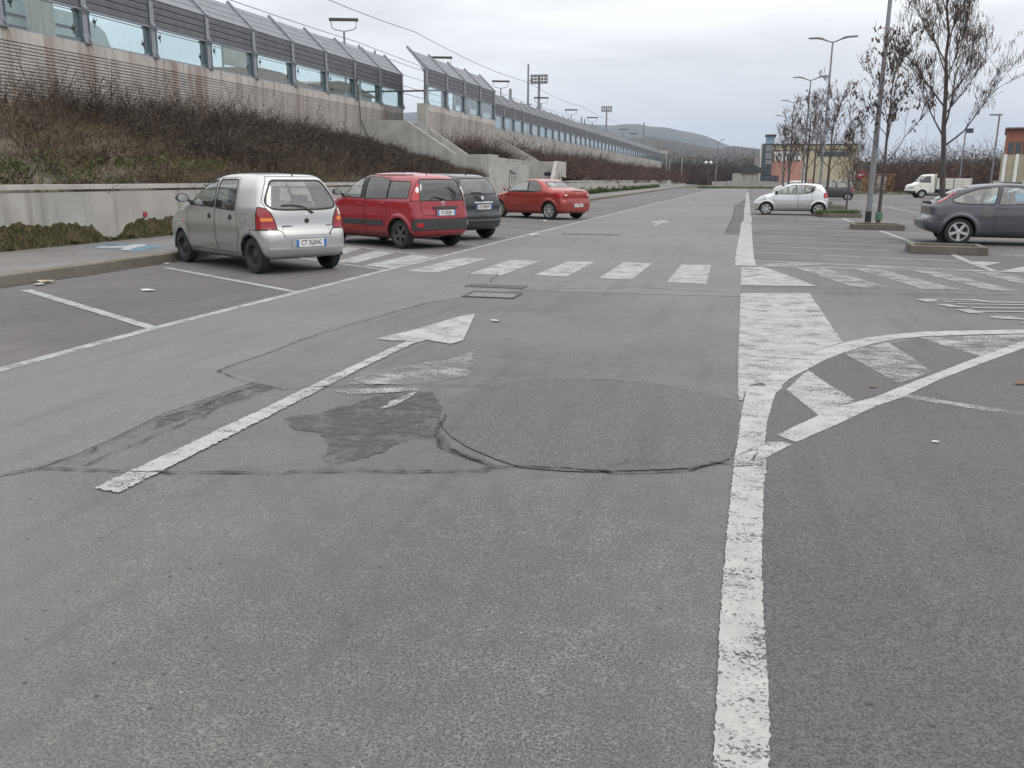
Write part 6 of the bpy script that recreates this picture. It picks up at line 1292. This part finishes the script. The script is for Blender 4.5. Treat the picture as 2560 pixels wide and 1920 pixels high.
# ---- dark grey hatchback at the right edge
grey = carpaint('dark_grey_paint', (.060, .064, .078), .35, .45, .35, (.085, .085, .09))
focus = dict(scale=0.97, wb=2.64, wr=.325, rimr=.225, rim=('alloy', 5), w0=.90, tw=.2, paint=grey, tf=.24, tr=.10, bow=.12, crown=.05, k=.15, ar=.375, flare=.03,
    prof=[(-2.04, .34), (-2.16, .42), (-2.17, .60), (-2.10, .66), (-2.05, .72), (-2.06, .93), (-2.02, 1.0), (-1.86, 1.07), (-1.45, 1.31), (-1.05, 1.44), (-.5, 1.495), (0, 1.49), (.4, 1.41), (.8, 1.22), (1.15, 1.05), (1.6, .95), (1.98, .78), (2.15, .58), (2.17, .42), (2.1, .25), (1.7, .2), (0, .2), (-1.6, .24)],
    wz=[(.15, .90), (.30, .96), (.5, .995), (.75, 1.0), (.95, .965), (1.2, .85), (1.42, .75), (1.52, .72)], seats=(.1, .70, 1.34, K['seat']), handles=((-.42, .90, .2, .035, grey),), mirrors=((.9, 1.05, grey),),
    parts=[('window', 'y', [(1.0, 1.04), (.62, 1.25), (.3, 1.375), (-.1, 1.42), (-.42, 1.425), (-.50, .985)], K['carglass'], dict(r=.03, seam=.022, off=-.004)), ('quarter_window', 'y', [(-.58, .985), (-.50, 1.425), (-.95, 1.37), (-1.30, 1.24), (-1.55, 1.10), (-1.50, 1.04), (-1.35, 1.0)], K['carglass'], dict(r=.05, seam=.03, off=-.004)),
           ('rear_window', 'x', [(-.5, 1.40), (.5, 1.40), (.62, 1.08), (-.62, 1.08)], K['carglass'], dict(r=.05, seam=.02, off=-.004, mirror=False, x1=-.9)), ('windscreen', 'x', [(-.6, 1.40), (.6, 1.40), (.7, 1.06), (-.7, 1.06)], K['carglass'], dict(front=True, r=.05, seam=.02, off=-.004, mirror=False)),
           ('tail_light', 'y', [(-2.04, 1.0), (-1.80, 1.02), (-1.42, 1.27), (-1.32, 1.34), (-1.46, 1.32), (-1.72, 1.16), (-1.95, 1.04)], K['redlamp'], dict(seam=.008, off=.006)), ('bumper', 'x', [(-.95, .1), (.95, .1), (.95, .62), (-.95, .62)], grey, dict(wrap=True, x1=-1.72, seam=.010, off=.012, mirror=False)),
           ('door', 'y', [(1.06, 1.02), (.62, 1.29), (.3, 1.415), (-.46, 1.465), (-.53, .96), (-.58, .34), (.85, .32), (.95, .5), (1.02, .9)], grey, dict(seam=.010)),
           ('headlight', 'x', [(.45, .68), (.9, .70), (.9, .9), (.55, .86)], K['lampin'], dict(front=True, mirror=True, wrap=True, x0=1.6))])
HF = -1.0
p = place(G(2392, 612), HF, focus['wb'] * 0.97, focus['w0'] * 0.97, -1)
car, bd = build_car('dark_grey_hatchback', focus, p, HF, 'dusty dark grey hatchback cut off by the right edge behind the ash tree', step=.03)
bar_on(bd, car, 'lens_strip', 'y', -1, [(-1.80, 1.065), (-1.70, 1.12), (-1.58, 1.20), (-1.52, 1.24)], .04, .01, K['clearlamp'], .004); bar_on(bd, car, 'rear_spoiler', 'x', -1, [(u, 1.0) for u in np.linspace(-.5, .5, 9)], .05, .06, K['black'])
disc_on(bd, car, 'dent', 'y', -1, -.75, .80, .13, carpaint('dent_paint', (.04, .042, .05), .3, .3, .4), (1.1, .9), .002)
# ---- small dark car and white car farther back
twingo = dict(wb=2.35, wr=.27, rimr=.19, rim=('cap', 6), w0=.80, tw=.16, paint=carpaint('charcoal_paint', (.028, .029, .033), .1, .15, .3), tf=.26, tr=.10, bow=.1, crown=.05, k=.13, ar=.325,
    prof=[(-1.62, .28), (-1.66, .48), (-1.64, .75), (-1.58, 1.0), (-1.44, 1.30), (-1.3, 1.39), (-.6, 1.42), (-.05, 1.41), (.4, 1.30), (.95, 1.02), (1.35, .86), (1.65, .68), (1.76, .46), (1.7, .25), (1.3, .2), (0, .2), (-1.4, .22)],
    wz=[(.15, .9), (.3, .96), (.5, 1.0), (.75, 1.0), (.92, .965), (1.35, .79), (1.45, .76)], seats=(.15, .62, 1.25, K['seat']), mirrors=((.8, .95, K['black']),),
    parts=[('window', 'y', [(.92, .95), (.45, 1.22), (.05, 1.33), (-.25, 1.33), (-.28, .93)], K['carglass'], dict(r=.04, seam=.02)), ('quarter_window', 'y', [(-.36, .93), (-.34, 1.33), (-.95, 1.32), (-1.15, 1.27), (-1.2, .97)], K['carglass'], dict(r=.06, seam=.02)), ('windscreen', 'x', [(-.56, 1.30), (.56, 1.30), (.64, 1.0), (-.64, 1.0)], K['carglass'], dict(front=True, seam=.02, mirror=False)), ('rear_window', 'x', [(-.5, 1.32), (.5, 1.32), (.6, .98), (-.6, .98)], K['carglass'], dict(seam=.02, mirror=False)), ('tail_light', 'x', [(.6, .7), (.9, .7), (.9, .95), (.62, .95)], K['redlamp'], dict(mirror=True, wrap=True, x1=-1.4))])
p = place(G(2118, 500.5), 178, twingo['wb'], twingo['w0'], 1, -1)
car, bd = build_car('dark_hatchback', twingo, p, 178, 'small charcoal hatchback half hidden behind the side-on silver one', step=.05)
for x in (-.1, -.75): MB().box(x - .06, x + .06, -.5, .5, 1.40, 1.47).obj('roof_bar', K['black'], car)
wc = dict(twingo); wc['paint'] = carpaint('white_car_paint', (.66, .66, .65), 0, .06, .25)
p = AY(1978, 470, 92); build_car('white_hatchback', wc, (p.x, 92), 178, 'white hatchback mostly hidden behind the roof of the silver one', step=.06)
bl_ = dict(twingo); bl_['paint'] = carpaint('blue_car_paint', (.05, .30, .48), .1, .06, .25)
p = AY(2578, 480, 46); build_car('blue_hatchback', bl_, (p.x, 46), 175, 'light blue car seen through the windows of the dark grey hatchback', step=.06)
# ---- white flatbed truck
wp = carpaint('truck_white', (.62, .61, .57), 0, .2, .4)
cab = dict(wb=2.9, wr=.34, rimr=.21, rim=('alloy', 8), w0=.93, tw=.2, paint=wp, tf=.16, tr=.0, bow=.06, crown=.03, k=.14, ar=.42, prof=[(.42, .5), (.42, 1.2), (.45, 1.95), (.6, 2.06), (1.1, 2.06), (1.30, 1.98), (1.75, 1.45), (1.95, 1.30), (2.45, 1.12), (2.56, .8), (2.56, .52), (2.4, .40), (1.9, .38), (.5, .40)],
    wz=[(.3, .95), (.6, 1.0), (1.2, .99), (1.4, .96), (2.1, .82)], parts=[('window', 'y', [(1.72, 1.36), (1.32, 1.86), (.85, 1.90), (.80, 1.34)], K['carglass_dark'], dict(r=.05, seam=.03)), ('windscreen', 'x', [(-.68, 1.9), (.68, 1.9), (.75, 1.42), (-.75, 1.42)], K['carglass_dark'], dict(front=True, seam=.03, mirror=False)), ('bumper', 'x', [(-1, .3), (1, .3), (1, .62), (-1, .62)], K['trim'], dict(front=True, wrap=True, x0=2.0, mirror=False)), ('headlight', 'x', [(.5, .78), (.95, .8), (.95, 1.0), (.55, 1.0)], K['lampin'], dict(front=True, wrap=True, x0=2.2, mirror=True)), ('door', 'y', [(1.78, 1.32), (1.34, 1.93), (.78, 1.96), (.74, .5), (1.5, .5), (1.62, .9)], wp, dict(seam=.012))], mirrors=((1.62, 1.5, K['black']),))
p = place(G(2303, 495), 186, 2.9, .93, 1, 1)
car, bd = build_car('flatbed_truck', cab, p, 186, 'white flatbed truck with drop sides parked beyond the trees', 'truck', step=.05)
K['bed'] = mat('truck_bed', (.56, .55, .50), (.46, .45, .40), 3, .6, world=False)
MB().box(-2.6, .36, -.95, .95, .78, .90).obj('bed_floor', K['bed'], car)
for s in (-1, 1):
    for k in range(3): MB().box(-2.6, .34, s * .98 - .02, s * .98 + .02, .92 + k * .28, 1.18 + k * .28).obj('side_board', K['bed'], car)
    for x in (-2.6, -1.1, .36): MB().box(x - .03, x + .03, s * 1.0 - .035, s * 1.0 + .035, .90, 1.80).obj('stake', K['lampgrey'], car)
MB().box(.37, .41, -.96, .96, .90, 2.10).obj('headboard', K['bed'], car); MB().box(-2.64, -2.605, -.95, .95, .92, 1.74).obj('tailboard', K['bed'], car); MB().box(-2.5, .6, -.4, .4, .45, .76).obj('chassis', K['black'], car)
# ------------------------------------------------------------------ litter
K['paperw'] = plain('litter_white', (.5, .5, .48), .8); K['papery'] = plain('litter_tan', (.42, .33, .2), .8); K['leafb'] = plain('fallen_leaf', (.16, .09, .05), .9); K['redcap'] = plain('red_plastic', (.30, .03, .035), .5)
LIT = [('white paper scrap under the kerb at far left', (100, 714), 'w', .22), ('tan crumpled wrapper by the kerb at far left', (115, 708), 'y', .3), ('small white scrap near the kerb left of the silver car', (173, 694), 'w', .1), ('white scrap at the end of the bay line by the silver car', (418, 661), 'w', .14), ('white scrap lying in the empty bay on the left', (370, 728), 'w', .2), ('white scrap on the edge line near the red cars', (1338, 590), 'w', .3), ('white scrap under the orange coupe', (1360, 554), 'w', .3), ('pale flat stone ahead of the lane arrow', (1239, 805), 'w', .12), ('brown leaf on the dark asphalt at right', (2552, 963), 'l', .12), ('tiny pale fragment on the dark asphalt at right', (2338, 1109), 'w', .05), ('brown leaf beside the chevrons', (2183, 970), 'l', .07)]
for lab, (x, y), k, s in LIT:
    g_ = G(x, y); m = MB(); n = 7; ang = random.uniform(0, 6)
    v = [(math.cos(ang + i * 6.283 / n) * s * random.uniform(.3, .55), math.sin(ang + i * 6.283 / n) * s * random.uniform(.25, .4), random.uniform(.0, .25) * s * .5) for i in range(n)] + [(0, 0, s * .12)]
    m.add(v, [(i, (i + 1) % n, n) for i in range(n)]); o = m.obj('litter', {'w': K['paperw'], 'y': K['papery'], 'l': K['leafb']}[k], loc=(g_[0], g_[1], .012)); tag(o, lab, 'litter')
q = AX(362, 536, WX(17) + .01); tag(MB().lathe([(.06, 0), (.065, .03), (.001, .03)], 14, (0, 0, 0), 'x').obj('reflector', K['redcap'], loc=(WX(q.y) - .002, q.y, q.z)), 'small round red reflector on the low wall', 'reflector')
